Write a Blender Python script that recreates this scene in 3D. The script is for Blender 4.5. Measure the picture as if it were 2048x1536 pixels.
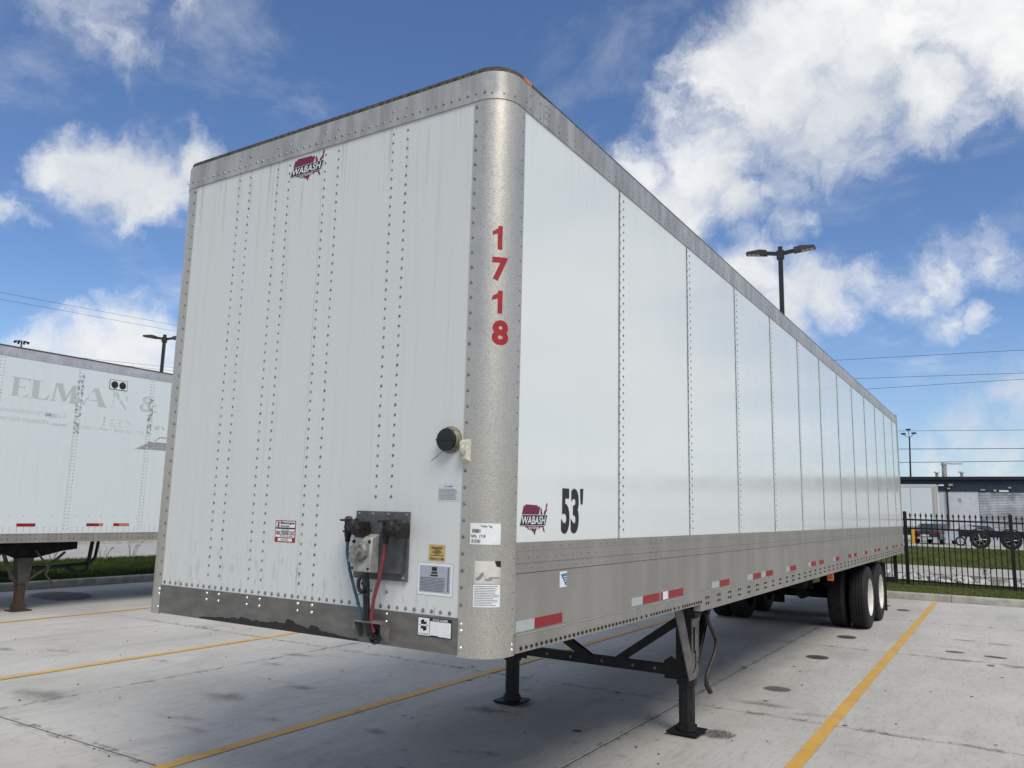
import bpy, bmesh, math, random
from mathutils import Vector, Matrix
random.seed(7)
rad = math.radians
sc = bpy.context.scene
for o in list(bpy.data.objects):
    bpy.data.objects.remove(o)
C = bpy.data.collections.new('place'); sc.collection.children.link(C)

# ------------------------------------------------------------------ camera
F = Vector((-0.5258, 0.8359, 0.1575)).normalized()
Rv = Vector((0.8482, 0.5291, 0.0233)); Rv = (Rv - F * Rv.dot(F)).normalized()
Uv = Rv.cross(F)
cd = bpy.data.cameras.new('camera'); cam = bpy.data.objects.new('camera', cd); C.objects.link(cam)
cam.matrix_world = Matrix(((Rv.x, Uv.x, -F.x, 2.0037), (Rv.y, Uv.y, -F.y, -3.0575), (Rv.z, Uv.z, -F.z, 1.773), (0, 0, 0, 1)))
cd.sensor_width = 36; cd.sensor_fit = 'HORIZONTAL'; cd.lens = 36 * 1576.0 / 2048
cd.clip_start = 0.05; cd.clip_end = 3000
sc.camera = cam
sc.render.resolution_x = 1024; sc.render.resolution_y = 768
sc.view_settings.view_transform = 'Standard'; sc.view_settings.look = 'None'
sc.view_settings.exposure = -0.04; sc.view_settings.gamma = 1.0
sc.cycles.use_denoising = True
sc.cycles.max_bounces = 6

# ------------------------------------------------------------------ sun
SUN_AZ = Vector((0.80, -0.60)); SUN_EL = rad(52)
sv = Vector((SUN_AZ.x * math.cos(SUN_EL), SUN_AZ.y * math.cos(SUN_EL), math.sin(SUN_EL)))
sl = bpy.data.lights.new('sun', 'SUN'); sl.energy = 2.5; sl.angle = rad(28); sl.color = (1.0, 0.93, 0.81)
so = bpy.data.objects.new('sun', sl); C.objects.link(so)
so.rotation_euler = sv.to_track_quat('Z', 'Y').to_euler(); so.location = (0, 0, 30)

# ------------------------------------------------------------------ world: blue sky and cumulus
W_ = bpy.data.worlds.new('World'); sc.world = W_; W_.use_nodes = True
nt = W_.node_tree; nt.nodes.clear()
def N(t, **k):
    n = nt.nodes.new(t)
    for a, b in k.items(): setattr(n, a, b)
    return n
def lk(a, b): nt.links.new(a, b)
def mth(op, a, b=None, c=None, clamp=False):
    n = N('ShaderNodeMath', operation=op); n.use_clamp = clamp
    for i, v in enumerate((a, b, c)):
        if v is None: continue
        if isinstance(v, (int, float)): n.inputs[i].default_value = v
        else: lk(v, n.inputs[i])
    return n.outputs[0]
def vmt(op, a, b=None):
    n = N('ShaderNodeVectorMath', operation=op)
    for i, v in enumerate((a, b)):
        if v is None: continue
        if isinstance(v, (tuple, list)): n.inputs[i].default_value = v
        else: lk(v, n.inputs[i])
    return n
def smooth(v, a, b):
    n = N('ShaderNodeMapRange', interpolation_type='SMOOTHSTEP')
    lk(v, n.inputs[0]); n.inputs[1].default_value = a; n.inputs[2].default_value = b
    return n.outputs[0]
sky = N('ShaderNodeTexSky', sky_type='NISHITA'); sky.sun_disc = False
sky.sun_elevation = SUN_EL; sky.sun_rotation = math.atan2(SUN_AZ.x, SUN_AZ.y)
sky.air_density = 1.0; sky.dust_density = 0.6; sky.ozone_density = 1.6
tc = N('ShaderNodeTexCoord'); D = tc.outputs['Generated']
def noise(vec, scale, detail=6, rough=.55, dist=0.0):
    n = N('ShaderNodeTexNoise'); n.inputs['Scale'].default_value = scale; n.inputs['Detail'].default_value = detail
    n.inputs['Roughness'].default_value = rough; n.inputs['Distortion'].default_value = dist
    lk(vec, n.inputs['Vector']); return n
# ragged edges: the direction is displaced by turbulence before the cloud masses are looked up
n1 = noise(D, 5.5, 7, .58); n2 = noise(D, 17, 8, .62)
w1 = vmt('SCALE', vmt('SUBTRACT', n1.outputs['Color'], (.5, .5, .5)).outputs[0]); w1.inputs[3].default_value = .115
w2 = vmt('SCALE', vmt('SUBTRACT', n2.outputs['Color'], (.5, .5, .5)).outputs[0]); w2.inputs[3].default_value = .055
DW = vmt('ADD', vmt('ADD', D, w1.outputs[0]).outputs[0], w2.outputs[0]).outputs[0]
n3 = mth('SUBTRACT', noise(DW, 15, 12, .68, .35).outputs['Fac'], .5)
CLOUDS = {
 'a': (1.0, [(-0.089,0.850,0.519,0.101),(0.006,0.863,0.505,0.096),(-0.196,0.859,0.472,0.091),(-0.286,0.863,0.416,0.071),(-0.330,0.863,0.381,0.049),(-0.149,0.885,0.441,0.073),(-0.048,0.888,0.457,0.064),(0.034,0.885,0.465,0.061),(-0.227,0.830,0.509,0.068),(-0.353,0.841,0.409,0.036),(-0.312,0.880,0.358,0.042),(-0.162,0.834,0.527,0.093),(-0.017,0.837,0.547,0.101),(-0.254,0.893,0.370,0.036),(-0.375,0.847,0.377,0.028)]),
 'b': (.95, [(-0.829,0.436,0.351,0.038),(-0.814,0.462,0.352,0.044),(-0.799,0.488,0.350,0.045),(-0.784,0.508,0.357,0.035),(-0.843,0.413,0.345,0.024),(-0.812,0.480,0.332,0.034),(-0.763,0.523,0.380,0.026),(-0.817,0.445,0.366,0.030)]),
 'c': (.55, [(-0.870,0.391,0.300,0.017),(-0.863,0.408,0.298,0.013),(-0.876,0.379,0.300,0.016)]),
 'd': (.34, [(-0.771,0.403,0.493,0.052),(-0.770,0.433,0.469,0.037),(-0.765,0.451,0.460,0.024),(-0.714,0.467,0.523,0.048),(-0.788,0.372,0.491,0.041)]),
 'e': (.9, [(-0.842,0.505,0.191,0.043),(-0.841,0.517,0.159,0.051),(-0.868,0.468,0.169,0.039),(-0.886,0.435,0.159,0.033),(-0.827,0.540,0.155,0.046),(-0.857,0.491,0.155,0.045)]),
 'f': (.95, [(-0.243,0.929,0.280,0.048),(-0.194,0.943,0.271,0.047),(-0.168,0.952,0.257,0.035),(-0.218,0.945,0.243,0.042),(-0.258,0.921,0.292,0.030)]),
 'g': (.50, [(-0.068,0.957,0.280,0.034),(-0.047,0.955,0.294,0.030),(-0.009,0.956,0.294,0.030),(-0.090,0.964,0.250,0.028),(0.021,0.963,0.269,0.027),(-0.119,0.956,0.270,0.026),(-0.057,0.973,0.225,0.022),(-0.028,0.973,0.228,0.016)]),
 'h': (.5, [(-0.006,0.991,0.135,0.038),(-0.036,0.994,0.104,0.033),(0.019,0.987,0.160,0.021),(-0.077,0.995,0.066,0.028),(-0.005,0.997,0.076,0.038),(-0.054,0.998,0.044,0.028)]),
 'i': (.40, [(-0.197,0.918,0.343,0.026),(-0.173,0.921,0.349,0.019),(-0.255,0.912,0.320,0.030)]),
 'k': (.45, [(-0.202,0.897,0.392,0.035),(-0.160,0.906,0.393,0.029),(-0.220,0.899,0.378,0.024)]),
}
dens = None
for key, (amt, lobes) in CLOUDS.items():
    acc = None
    for (x, y, z, r) in lobes:
        d = vmt('DISTANCE', DW, (x, y, z)).outputs['Value']
        m = N('ShaderNodeMapRange'); lk(d, m.inputs[0]); m.inputs[1].default_value = r * 1.55; m.inputs[2].default_value = r * .1
        acc = m.outputs[0] if acc is None else mth('MAXIMUM', acc, m.outputs[0])
    s = smooth(mth('MULTIPLY_ADD', n3, mth('MINIMUM', mth('MULTIPLY', acc, 6.0), 1.3 + 1.1*(1-amt)), acc), .06 + .10*(1-amt), .06 + .86/amt**.75)
    dens = s if dens is None else mth('MAXIMUM', dens, s)
# the same kind of broken cumulus over the rest of the sky
sep = N('ShaderNodeSeparateXYZ'); lk(D, sep.inputs[0])
zz = mth('ADD', mth('MAXIMUM', sep.outputs[2], 0.0), .16)
comb = N('ShaderNodeCombineXYZ'); lk(mth('DIVIDE', sep.outputs[0], zz), comb.inputs[0]); lk(mth('DIVIDE', sep.outputs[1], zz), comb.inputs[1])
g = noise(comb.outputs[0], 1.15, 8, .56, .25)
field = smooth(g.outputs['Fac'], .38, .60)
facing = vmt('DOT_PRODUCT', D, (F.x, F.y, F.z)).outputs['Value']
outside = smooth(facing, .80, .62)
dens = mth('MAXIMUM', dens, mth('MULTIPLY', field, outside))
wisp = mth('MULTIPLY', smooth(noise(comb.outputs[0], 2.3, 9, .62, .4).outputs['Fac'], .50, .80), .34)
dens = mth('MAXIMUM', dens, wisp, clamp=True)
haze_low = smooth(sep.outputs[2], .26, .0)
# cloud body: bright tops and edges, grey-blue in the thick parts
sh = noise(DW, 7.5, 6, .55)
cr = N('ShaderNodeValToRGB'); lk(mth('ADD', mth('MULTIPLY', sh.outputs['Fac'], .9), mth('MULTIPLY', dens, -.12)), cr.inputs[0])
cr.color_ramp.elements[0].position = .26; cr.color_ramp.elements[0].color = (6.5, 6.8, 7.25, 1)
cr.color_ramp.elements[1].position = .50; cr.color_ramp.elements[1].color = (8.9, 8.9, 8.85, 1)
tint = N('ShaderNodeMix', data_type='RGBA', blend_type='MULTIPLY'); tint.inputs[0].default_value = 1.0
lk(sky.outputs[0], tint.inputs[6]); tint.inputs[7].default_value = (.80, .96, 1.20, 1)
mixh = N('ShaderNodeMix', data_type='RGBA'); lk(mth('MULTIPLY', haze_low, .25), mixh.inputs[0]); lk(tint.outputs[2], mixh.inputs[6]); mixh.inputs[7].default_value = (5.0, 6.2, 7.6, 1)
mixc = N('ShaderNodeMix', data_type='RGBA'); lk(dens, mixc.inputs[0]); lk(mixh.outputs[2], mixc.inputs[6]); lk(cr.outputs[0], mixc.inputs[7])
bg = N('ShaderNodeBackground'); lk(mixc.outputs[2], bg.inputs[0]); bg.inputs[1].default_value = 0.112
wo = N('ShaderNodeOutputWorld'); lk(bg.outputs[0], wo.inputs[0])

# ------------------------------------------------------------------ mesh helpers
class MB:
    def __init__(s): s.v = []; s.f = []
    def add(s, vs, fs):
        b = len(s.v); s.v += [tuple(p) for p in vs]; s.f += [tuple(i + b for i in f) for f in fs]; return s
    def box(s, x0, x1, y0, y1, z0, z1):
        return s.add([(x0,y0,z0),(x1,y0,z0),(x1,y1,z0),(x0,y1,z0),(x0,y0,z1),(x1,y0,z1),(x1,y1,z1),(x0,y1,z1)],
                     [(0,3,2,1),(4,5,6,7),(0,1,5,4),(1,2,6,5),(2,3,7,6),(3,0,4,7)])
    def prism(s, poly, axis, a0, a1):
        n = len(poly)
        def P(p, a):
            return (a, p[0], p[1]) if axis == 'x' else (p[0], a, p[1]) if axis == 'y' else (p[0], p[1], a)
        vs = [P(p, a0) for p in poly] + [P(p, a1) for p in poly]
        fs = [tuple(range(n)), tuple(range(2*n-1, n-1, -1))] + [(i, (i+1) % n, n+(i+1) % n, n+i) for i in range(n)]
        return s.add(vs, fs)
    def frust(s, p0, p1, r0, r1, n=12, cap=True):
        p0 = Vector(p0); p1 = Vector(p1); d = (p1-p0).normalized()
        a = d.orthogonal().normalized(); b = d.cross(a)
        vs = []
        for p, r in ((p0, r0), (p1, r1)):
            for i in range(n):
                t = 2*math.pi*i/n; vs.append(p + a*(r*math.cos(t)) + b*(r*math.sin(t)))
        fs = [(i, (i+1) % n, n+(i+1) % n, n+i) for i in range(n)]
        if cap: fs += [tuple(range(n-1, -1, -1)), tuple(range(n, 2*n))]
        return s.add(vs, fs)
    def tube(s, pts, r, n=8):
        pts = [Vector(p) for p in pts]; vs = []; a = None
        for k, p in enumerate(pts):
            d = (pts[min(k+1, len(pts)-1)] - pts[max(k-1, 0)]).normalized()
            a = d.orthogonal().normalized() if a is None else (a - d*a.dot(d)).normalized()
            b = d.cross(a)
            rr = r[k] if isinstance(r, (list, tuple)) else r
            for i in range(n):
                t = 2*math.pi*i/n; vs.append(p + a*(rr*math.cos(t)) + b*(rr*math.sin(t)))
        fs = []
        for k in range(len(pts)-1):
            for i in range(n): fs.append((k*n+i, k*n+(i+1) % n, (k+1)*n+(i+1) % n, (k+1)*n+i))
        fs += [tuple(range(n-1, -1, -1)), tuple(range((len(pts)-1)*n, len(pts)*n))]
        return s.add(vs, fs)
    def lathe(s, prof, c, axis='x', n=40, closed=False):
        vs = []; m = len(prof)
        for i in range(n):
            t = 2*math.pi*i/n; ct, st = math.cos(t), math.sin(t)
            for (a, r) in prof:
                if axis == 'x': vs.append((c[0]+a, c[1]+r*ct, c[2]+r*st))
                elif axis == 'y': vs.append((c[0]+r*ct, c[1]+a, c[2]+r*st))
                else: vs.append((c[0]+r*ct, c[1]+r*st, c[2]+a))
        fs = []
        mm = m if closed else m-1
        for i in range(n):
            j = (i+1) % n
            for k in range(mm):
                k2 = (k+1) % m; fs.append((i*m+k, i*m+k2, j*m+k2, j*m+k))
        return s.add(vs, fs)
    def dome(s, c, nrm, r, h=None, n=6):
        r = r*random.uniform(.88, 1.08)
        h = r*.55 if h is None else h
        nrm = Vector(nrm); c = Vector(c); a = nrm.orthogonal().normalized(); b = nrm.cross(a)
        vs = []
        for (rr, hh) in ((1, 0), (.72, .7)):
            for i in range(n):
                t = 2*math.pi*i/n; vs.append(c + a*(r*rr*math.cos(t)) + b*(r*rr*math.sin(t)) + nrm*(h*hh))
        vs.append(c + nrm*h)
        fs = [(i, (i+1) % n, n+(i+1) % n, n+i) for i in range(n)] + [(n+i, n+(i+1) % n, 2*n) for i in range(n)]
        return s.add(vs, fs)
    def band(s, path, z0, z1, t=.004, top=True):
        # a sheet of thickness t standing on a plan path [(x, y, nx, ny)]
        vs = []
        for (x, y, nx, ny) in path:
            vs += [(x, y, z0), (x, y, z1), (x-nx*t, y-ny*t, z1), (x-nx*t, y-ny*t, z0)]
        fs = []
        for k in range(len(path)-1):
            a, b = 4*k, 4*k+4
            for i in range(4): fs.append((a+i, a+(i+1) % 4, b+(i+1) % 4, b+i))
        e = 4*(len(path)-1)
        fs += [(0, 3, 2, 1), (e, e+1, e+2, e+3)]
        return s.add(vs, fs)

WL = {}                                   # world location of every parent
def setp(o, label=None, cat=None, group=None, kind=None):
    if label: o['label'] = label
    if cat: o['category'] = cat
    if group: o['group'] = group
    if kind: o['kind'] = kind
    return o
def part(name, mb, mat, parent=None, kind=None, label=None, smooth_deg=40, local=False, recalc=True):
    off = Vector((0, 0, 0)) if (parent is None or local) else WL.get(parent.name, Vector((0, 0, 0)))
    me = bpy.data.meshes.new(name)
    me.from_pydata([(p[0]-off.x, p[1]-off.y, p[2]-off.z) for p in mb.v], [], mb.f)
    if recalc and len(mb.f) < 60000:
        bm = bmesh.new(); bm.from_mesh(me); bmesh.ops.recalc_face_normals(bm, faces=bm.faces); bm.to_mesh(me); bm.free()
    me.update()
    if smooth_deg:
        me.shade_smooth(); me.set_sharp_from_angle(angle=rad(smooth_deg))
    me.materials.append(mat)
    o = bpy.data.objects.new(name, me); C.objects.link(o)
    if parent is not None:
        o.parent = parent; WL[o.name] = off
    setp(o, label=label, kind=kind)
    return o
def thing(name, label, cat, loc=(0, 0, 0), rz=0.0, group=None, kind=None):
    o = bpy.data.objects.new(name, None); C.objects.link(o); o.location = loc; o.rotation_euler = (0, 0, rz)
    o.empty_display_size = .2
    WL[o.name] = Vector(loc)
    return setp(o, label, cat, group, kind)
def share(src, name, parent, loc, kind=None):
    o = bpy.data.objects.new(name, src.data); C.objects.link(o); o.parent = parent
    o.location = Vector(loc); 
    if kind: o['kind'] = kind
    return o

# ------------------------------------------------------------------ materials
MATS = {}
class NodeM:
    def __init__(s, name, rough=.5, metal=0.0, spec=.5):
        s.m = bpy.data.materials.new(name); s.m.use_nodes = True; s.t = s.m.node_tree
        s.b = s.t.nodes['Principled BSDF']
        s.b.inputs['Roughness'].default_value = rough; s.b.inputs['Metallic'].default_value = metal
        s.b.inputs['Specular IOR Level'].default_value = spec
        s.co = s.t.nodes.new('ShaderNodeTexCoord').outputs['Object']
        MATS[name] = s.m
    def l(s, a, b): s.t.links.new(a, b)
    def noise(s, scale, detail=5, rough=.55, sxyz=None, dist=0.0):
        n = s.t.nodes.new('ShaderNodeTexNoise'); n.inputs['Scale'].default_value = scale
        n.inputs['Detail'].default_value = detail; n.inputs['Roughness'].default_value = rough; n.inputs['Distortion'].default_value = dist
        src = s.co
        if sxyz:
            mp = s.t.nodes.new('ShaderNodeMapping'); mp.inputs['Scale'].default_value = sxyz; s.l(src, mp.inputs[0]); src = mp.outputs[0]
        s.l(src, n.inputs['Vector']); return n.outputs['Fac']
    def ramp(s, v, a, b, lo=0.0, hi=1.0):
        n = s.t.nodes.new('ShaderNodeMapRange'); n.interpolation_type = 'SMOOTHSTEP'
        s.l(v, n.inputs[0]); n.inputs[1].default_value = a; n.inputs[2].default_value = b; n.inputs[3].default_value = lo; n.inputs[4].default_value = hi
        return n.outputs[0]
    def mul(s, a, b):
        n = s.t.nodes.new('ShaderNodeMath'); n.operation = 'MULTIPLY'
        for i, v in enumerate((a, b)):
            if isinstance(v, (int, float)): n.inputs[i].default_value = v
            else: s.l(v, n.inputs[i])
        return n.outputs[0]
    def axis(s, i):
        n = s.t.nodes.new('ShaderNodeSeparateXYZ'); s.l(s.co, n.inputs[0]); return n.outputs[i]
    def mix(s, f, a, b):
        n = s.t.nodes.new('ShaderNodeMix'); n.data_type = 'RGBA'
        if isinstance(f, (int, float)): n.inputs[0].default_value = f
        else: s.l(f, n.inputs[0])
        for i, v in ((6, a), (7, b)):
            if isinstance(v, tuple): n.inputs[i].default_value = (*v, 1)
            else: s.l(v, n.inputs[i])
        return n.outputs[2]
    def col(s, v):
        if isinstance(v, tuple): s.b.inputs['Base Color'].default_value = (*v, 1)
        else: s.l(v, s.b.inputs['Base Color'])
        return s
    def rough(s, v): s.l(v, s.b.inputs['Roughness']); return s
    def bump(s, v, strength=.2, dist=.01):
        n = s.t.nodes.new('ShaderNodeBump'); n.inputs['Strength'].default_value = strength; n.inputs['Distance'].default_value = dist
        s.l(v, n.inputs['Height']); s.l(n.outputs[0], s.b.inputs['Normal']); return s
    def alpha(s, v): s.l(v, s.b.inputs['Alpha']); return s

def plain(name, c, rough=.5, metal=0.0, var=.18, scale=9, spec=.5, bump=0.0):
    k = NodeM(name, rough, metal, spec)
    n = k.noise(scale, 6, .6)
    k.col(k.mix(k.ramp(n, .3, .7), tuple(x*(1-var) for x in c), tuple(min(1, x*(1+var)) for x in c)))
    k.rough(k.ramp(k.noise(scale*2.3, 4), .3, .7, max(.02, rough*.82), min(1, rough*1.18)))
    if bump: k.bump(k.noise(scale*6, 4), bump, .004)
    return k.m

# painted front wall: chalky white with rain streaks
k = NodeM('front_white_paint', .36)
st = k.ramp(k.noise(1.0, 6, .6, (26, 26, .55)), .50, .74)
c = k.mix(k.mul(st, .26), (.62, .64, .625), (.43, .425, .39))
c = k.mix(k.mul(k.ramp(k.noise(1.0, 5, .6, (5, 5, .35)), .48, .72), .30), c, (.57, .61, .62))
low = k.ramp(k.axis(2), 1.75, 1.27)
rust = k.mul(low, k.ramp(k.noise(1.0, 7, .7, (34, 34, 9)), .53, .66))
c = k.mix(k.mul(rust, .55), c, (.33, .29, .24))
top = k.ramp(k.axis(2), 3.2, 3.83)
c = k.mix(k.mul(k.mul(top, k.ramp(k.noise(1.0, 6, .65, (30, 30, .9)), .52, .68)), .50), c, (.36, .32, .25))
spk = k.ramp(k.noise(60, 2, .5), .74, .79)
c = k.mix(k.mul(spk, .5), c, (.22, .21, .19))
k.col(c); k.rough(k.ramp(k.noise(7, 5), .3, .7, .26, .46)); FRONTW = k.m
# glossy side panels
k = NodeM('side_white_paint', .18, spec=.5)
c = k.mix(k.mul(k.ramp(k.noise(1.0, 6, .6, (3, 11, .5)), .45, .75), .11), (.745, .780, .765), (.63, .655, .635))
c = k.mix(k.mul(k.mul(k.ramp(k.axis(2), 3.3, 3.83), k.ramp(k.noise(1.0, 6, .65, (3, 30, .8)), .52, .70)), .35), c, (.40, .38, .33))
c = k.mix(k.mul(k.ramp(k.noise(75, 2, .5), .77, .81), .4), c, (.3, .3, .28))
k.col(c); k.rough(k.ramp(k.noise(1.3, 4), .3, .7, .08, .16))
k.b.inputs['Coat Weight'].default_value = .12; k.b.inputs['Coat Roughness'].default_value = .05
k.bump(k.noise(1.0, 4, .5, (1, 2.2, .7)), .16, .03); SIDEW = k.m
# second trailer: thinner older paint
k = NodeM('faded_white_paint', .28)
c = k.mix(k.mul(k.ramp(k.noise(1.0, 6, .6, (3, 13, .6)), .45, .75), .25), (.65, .705, .72), (.55, .59, .60))
c = k.mix(k.mul(k.ramp(k.noise(40, 3, .6), .70, .78), .35), c, (.42, .43, .42))
k.col(c); OLDW = k.m
# corner posts: speckled aluminium
k = NodeM('speckled_aluminium', .34, .72)
sp = k.ramp(k.noise(270, 3, .6), .50, .64)
c = k.mix(k.mul(sp, .75), (.575, .545, .485), (.235, .21, .17))
c = k.mix(k.mul(k.ramp(k.noise(3.5, 5, .6), .45, .75), .45), c, (.40, .39, .36))
c = k.mix(k.mul(k.ramp(k.noise(38, 2, .5), .76, .80), .7), c, (.13, .12, .11))
k.col(c); k.rough(k.ramp(k.noise(90, 3), .3, .7, .30, .52)); CORNER = k.m
# top rails: bright mill finish
k = NodeM('mill_aluminium', .36, .5)
c = k.mix(k.ramp(k.noise(1.0, 6, .6, (9, 9, 2)), .35, .70), (.36, .345, .315), (.53, .51, .475))
k.col(c); k.rough(k.ramp(k.noise(30, 4), .3, .7, .28, .46)); TOPR = k.m
# lower side rails: dull oxidised aluminium, road film and scrape marks
k = NodeM('oxidised_aluminium', .52, .25)
c = k.mix(k.ramp(k.noise(1.0, 6, .6, (3, 3.5, 1.2)), .35, .70), (.262, .250, .226), (.322, .307, .28))
scr = k.ramp(k.noise(1.0, 5, .7, (1, 22, 30), 1.5), .66, .72)
c = k.mix(k.mul(scr, .28), c, (.14, .133, .125))
c = k.mix(k.mul(k.ramp(k.noise(1.0, 4, .6, (2, 5, .6)), .5, .75), .25), c, (.23, .215, .19))
k.col(c); k.rough(k.ramp(k.noise(25, 4), .3, .7, .42, .60)); LOWR = k.m
# front sill: dark road-stained steel
k = NodeM('stained_steel', .48, .35)
c = k.mix(k.ramp(k.noise(1.0, 6, .65, (7, 7, 18)), .35, .72), (.135, .13, .12), (.20, .19, .175))
c = k.mix(k.mul(k.ramp(k.noise(1.0, 4, .6, (14, 14, 40)), .68, .74), .6), c, (.07, .065, .06))
k.col(c); SILL = k.m
DARKCAP = plain('dirty_roof_edge', (.085, .072, .055), .75, .1, .5, 40)
RIVET = plain('rivet_steel', (.215, .22, .22), .42, .55, .35, 30)
RIVETB = plain('bright_rivet', (.62, .61, .58), .28, .8, .2, 30)
RIVETD = plain('dull_rivet', (.20, .195, .185), .5, .45, .3, 30)
SEAL = plain('grey_sealant', (.24, .25, .25), .6, .0, .3, 12)
ROOFM = plain('roof_aluminium', (.5, .5, .5), .5, .4)
BLACK = plain('black_steel', (.013, .013, .014), .55, .0, .4, 14, .35)
BLACKD = plain('underside_black', (.010, .010, .010), .8, .0, .4, 8, .2)
GEARG = plain('grey_gusset_steel', (.17, .165, .155), .5, .25, .3, 12)
RUBBER = plain('tyre_rubber', (.017, .017, .018), .72, .0, .35, 25, .3)
RIMW = plain('rim_white_paint', (.72, .70, .65), .4, .0, .15, 14)
PLATE = plain('dark_grey_plate', (.105, .11, .115), .42, .3, .22, 18)
SOCK = plain('weathered_socket', (.20, .20, .19), .6, .3, .45, 40)
BOXG = plain('box_aluminium', (.40, .40, .375), .42, .35, .25, 14)
GLAD = plain('gladhand_iron', (.018, .016, .014), .55, .35, .5, 60)
RUST = plain('rusty_iron', (.055, .036, .025), .8, .1, .5, 50)
BLUEH = plain('blue_hose', (.022, .085, .13), .55, .0, .2, 30)
REDH = plain('red_hose', (.20, .035, .045), .55, .0, .2, 30)
CREAM = plain('cream_plastic', (.56, .55, .46), .4, .0, .15, 40)
LENS = plain('clear_lens', (.42, .42, .33), .15, .0, .2, 60)
BLKPL = plain('black_plastic', (.010, .012, .013), .35, .0, .3, 20)
AMBER = plain('amber_lens', (.62, .17, .02), .25, .0, .3, 60)
MAROON = plain('maroon_print', (.155, .008, .045), .4, .0, .08, 30)
INK = plain('black_print', (.010, .010, .012), .4, .0, .1, 30)
WHITEP = plain('white_print', (.74, .76, .77), .4, .0, .04, 30)
REDN = plain('red_vinyl', (.33, .010, .013), .35, .0, .12, 25)
REDT = plain('red_reflective_tape', (.26, .007, .011), .4, .0, .12, 60)
WHT = plain('silver_reflective_tape', (.42, .46, .46), .3, .1, .08, 60)
PAPER = plain('paper_label', (.70, .71, .72), .5, .0, .05, 40)
GREYP = plain('grey_label', (.36, .38, .44), .5, .0, .08, 40)
FADEP = plain('faded_label', (.56, .60, .60), .5, .0, .08, 40)
BRASS = plain('gold_label', (.55, .40, .13), .4, .2, .1, 40)
BLUEP = plain('blue_print', (.03, .17, .36), .4, .0, .3, 40)
GREYI = plain('grey_print', (.22, .22, .23), .5, .0, .3, 60)
TAPEP = plain('faded_pink_tape', (.48, .16, .13), .4, .0, .2, 60)
k = NodeM('oil_wet', .18); k.col(k.mix(k.ramp(k.noise(30, 5), .4, .7), (.008, .008, .008), (.02, .019, .017))); OIL = k.m

# concrete: mottled, broomed, with tyre grime
def concrete_nodes(name, a, b):
    k = NodeM(name, .8, spec=.28)
    c = k.mix(k.ramp(k.noise(.5, 8, .62), .34, .66), a, b)
    c = k.mix(k.mul(k.ramp(k.noise(1.0, 7, .68, (1.7, .55, 1), .6), .45, .66), .34), c, tuple(x*.66 for x in a))
    c = k.mix(k.mul(k.ramp(k.noise(1.0, 8, .74, (26, 4.5, 1), .4), .50, .68), .45), c, tuple(x*.50 for x in a))
    c = k.mix(k.mul(k.ramp(k.noise(1.0, 8, .74, (6, 1.1, 1), .8), .54, .70), .35), c, tuple(x*.62 for x in a))
    c = k.mix(k.mul(k.ramp(k.noise(1.0, 8, .74, (1.1, 3.0, 1), 1.6), .57, .68), .34), c, (.25, .215, .16))
    c = k.mix(k.mul(k.ramp(k.noise(3.2, 8, .75, None, 2.5), .63, .69), .55), c, (.17, .14, .105))
    c = k.mix(k.mul(k.ramp(k.noise(17, 5, .65), .64, .72), .55), c, (.15, .14, .12))
    c = k.mix(k.mul(k.ramp(k.noise(1.0, 7, .7, (2.2, 7, 1), 1.0), .60, .72), .30), c, (.55, .55, .54))
    c = k.mix(k.mul(k.ramp(k.noise(110, 4, .7), .36, .70), .26), c, tuple(x*.5 for x in a))
    k.col(c); k.bump(k.noise(1.0, 4, .6, (240, 20, 1)), .14, .003); return k.m
CONC = concrete_nodes('lot_concrete', (.45, .437, .41), (.535, .522, .495))
KERB = plain('kerb_concrete', (.36, .345, .31), .85, .0, .22, 5, .3, .25)
PATHC = plain('path_concrete', (.36, .35, .325), .85, .0, .12, 2, .3)
JOINT = plain('joint_filler', (.03, .029, .027), .9, .0, .3, 10)
k = NodeM('yellow_paint', .6)
c = k.mix(k.ramp(k.noise(2.2, 6, .6), .35, .7), (.56, .325, .062), (.64, .385, .085))
c = k.mix(k.mul(k.ramp(k.noise(1.0, 7, .7, (9, 3, 1)), .54, .70), .55), c, (.33, .28, .19))
c = k.mix(k.mul(k.ramp(k.noise(38, 6, .75), .60, .66), .75), c, (.40, .385, .35))
c = k.mix(k.mul(k.ramp(k.noise(1.0, 6, .7, (.6, 2.2, 1), 1.0), .58, .72), .35), c, (.20, .165, .10)); k.col(c)
YEL = k.m
def stain_mat(name, c, soft=.5, scale=14, amt=.8, hatch=False):
    k = NodeM(name, .7, spec=.25); k.col(c)
    uv = k.t.nodes.new('ShaderNodeTexCoord').outputs['UV']
    ds = k.t.nodes.new('ShaderNodeVectorMath'); ds.operation = 'DISTANCE'; k.l(uv, ds.inputs[0]); ds.inputs[1].default_value = (.5, .5, 0)
    nz = k.noise(scale, 6, .65)
    ad = k.t.nodes.new('ShaderNodeMath'); ad.operation = 'MULTIPLY_ADD'; k.l(nz, ad.inputs[0]); ad.inputs[1].default_value = soft; k.l(ds.outputs['Value'], ad.inputs[2])
    a = k.ramp(ad.outputs[0], .46 + soft*.42, .46 + soft*.42 - max(.04, soft*.45))
    if hatch: a = k.mul(a, k.ramp(k.noise(1.0, 3, .6, (130, 9, 1)), .40, .58, .25, 1))
    k.alpha(k.mul(a, amt)); return k.m
ST_DARK = stain_mat('rubber_mark', (.05, .048, .046), .30, 9, .70, True)
ST_DARK2 = stain_mat('rubber_pad_mark', (.06, .057, .054), .12, 14, .78)
ST_SCF = stain_mat('scuff_mark', (.14, .135, .13), 1.2, 7, .45, True)
ST_GREY = stain_mat('damp_patch', (.19, .185, .175), .9, 5, .42)
ST_BRN = stain_mat('rust_stain', (.17, .125, .075), 1.5, 11, .55)
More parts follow.
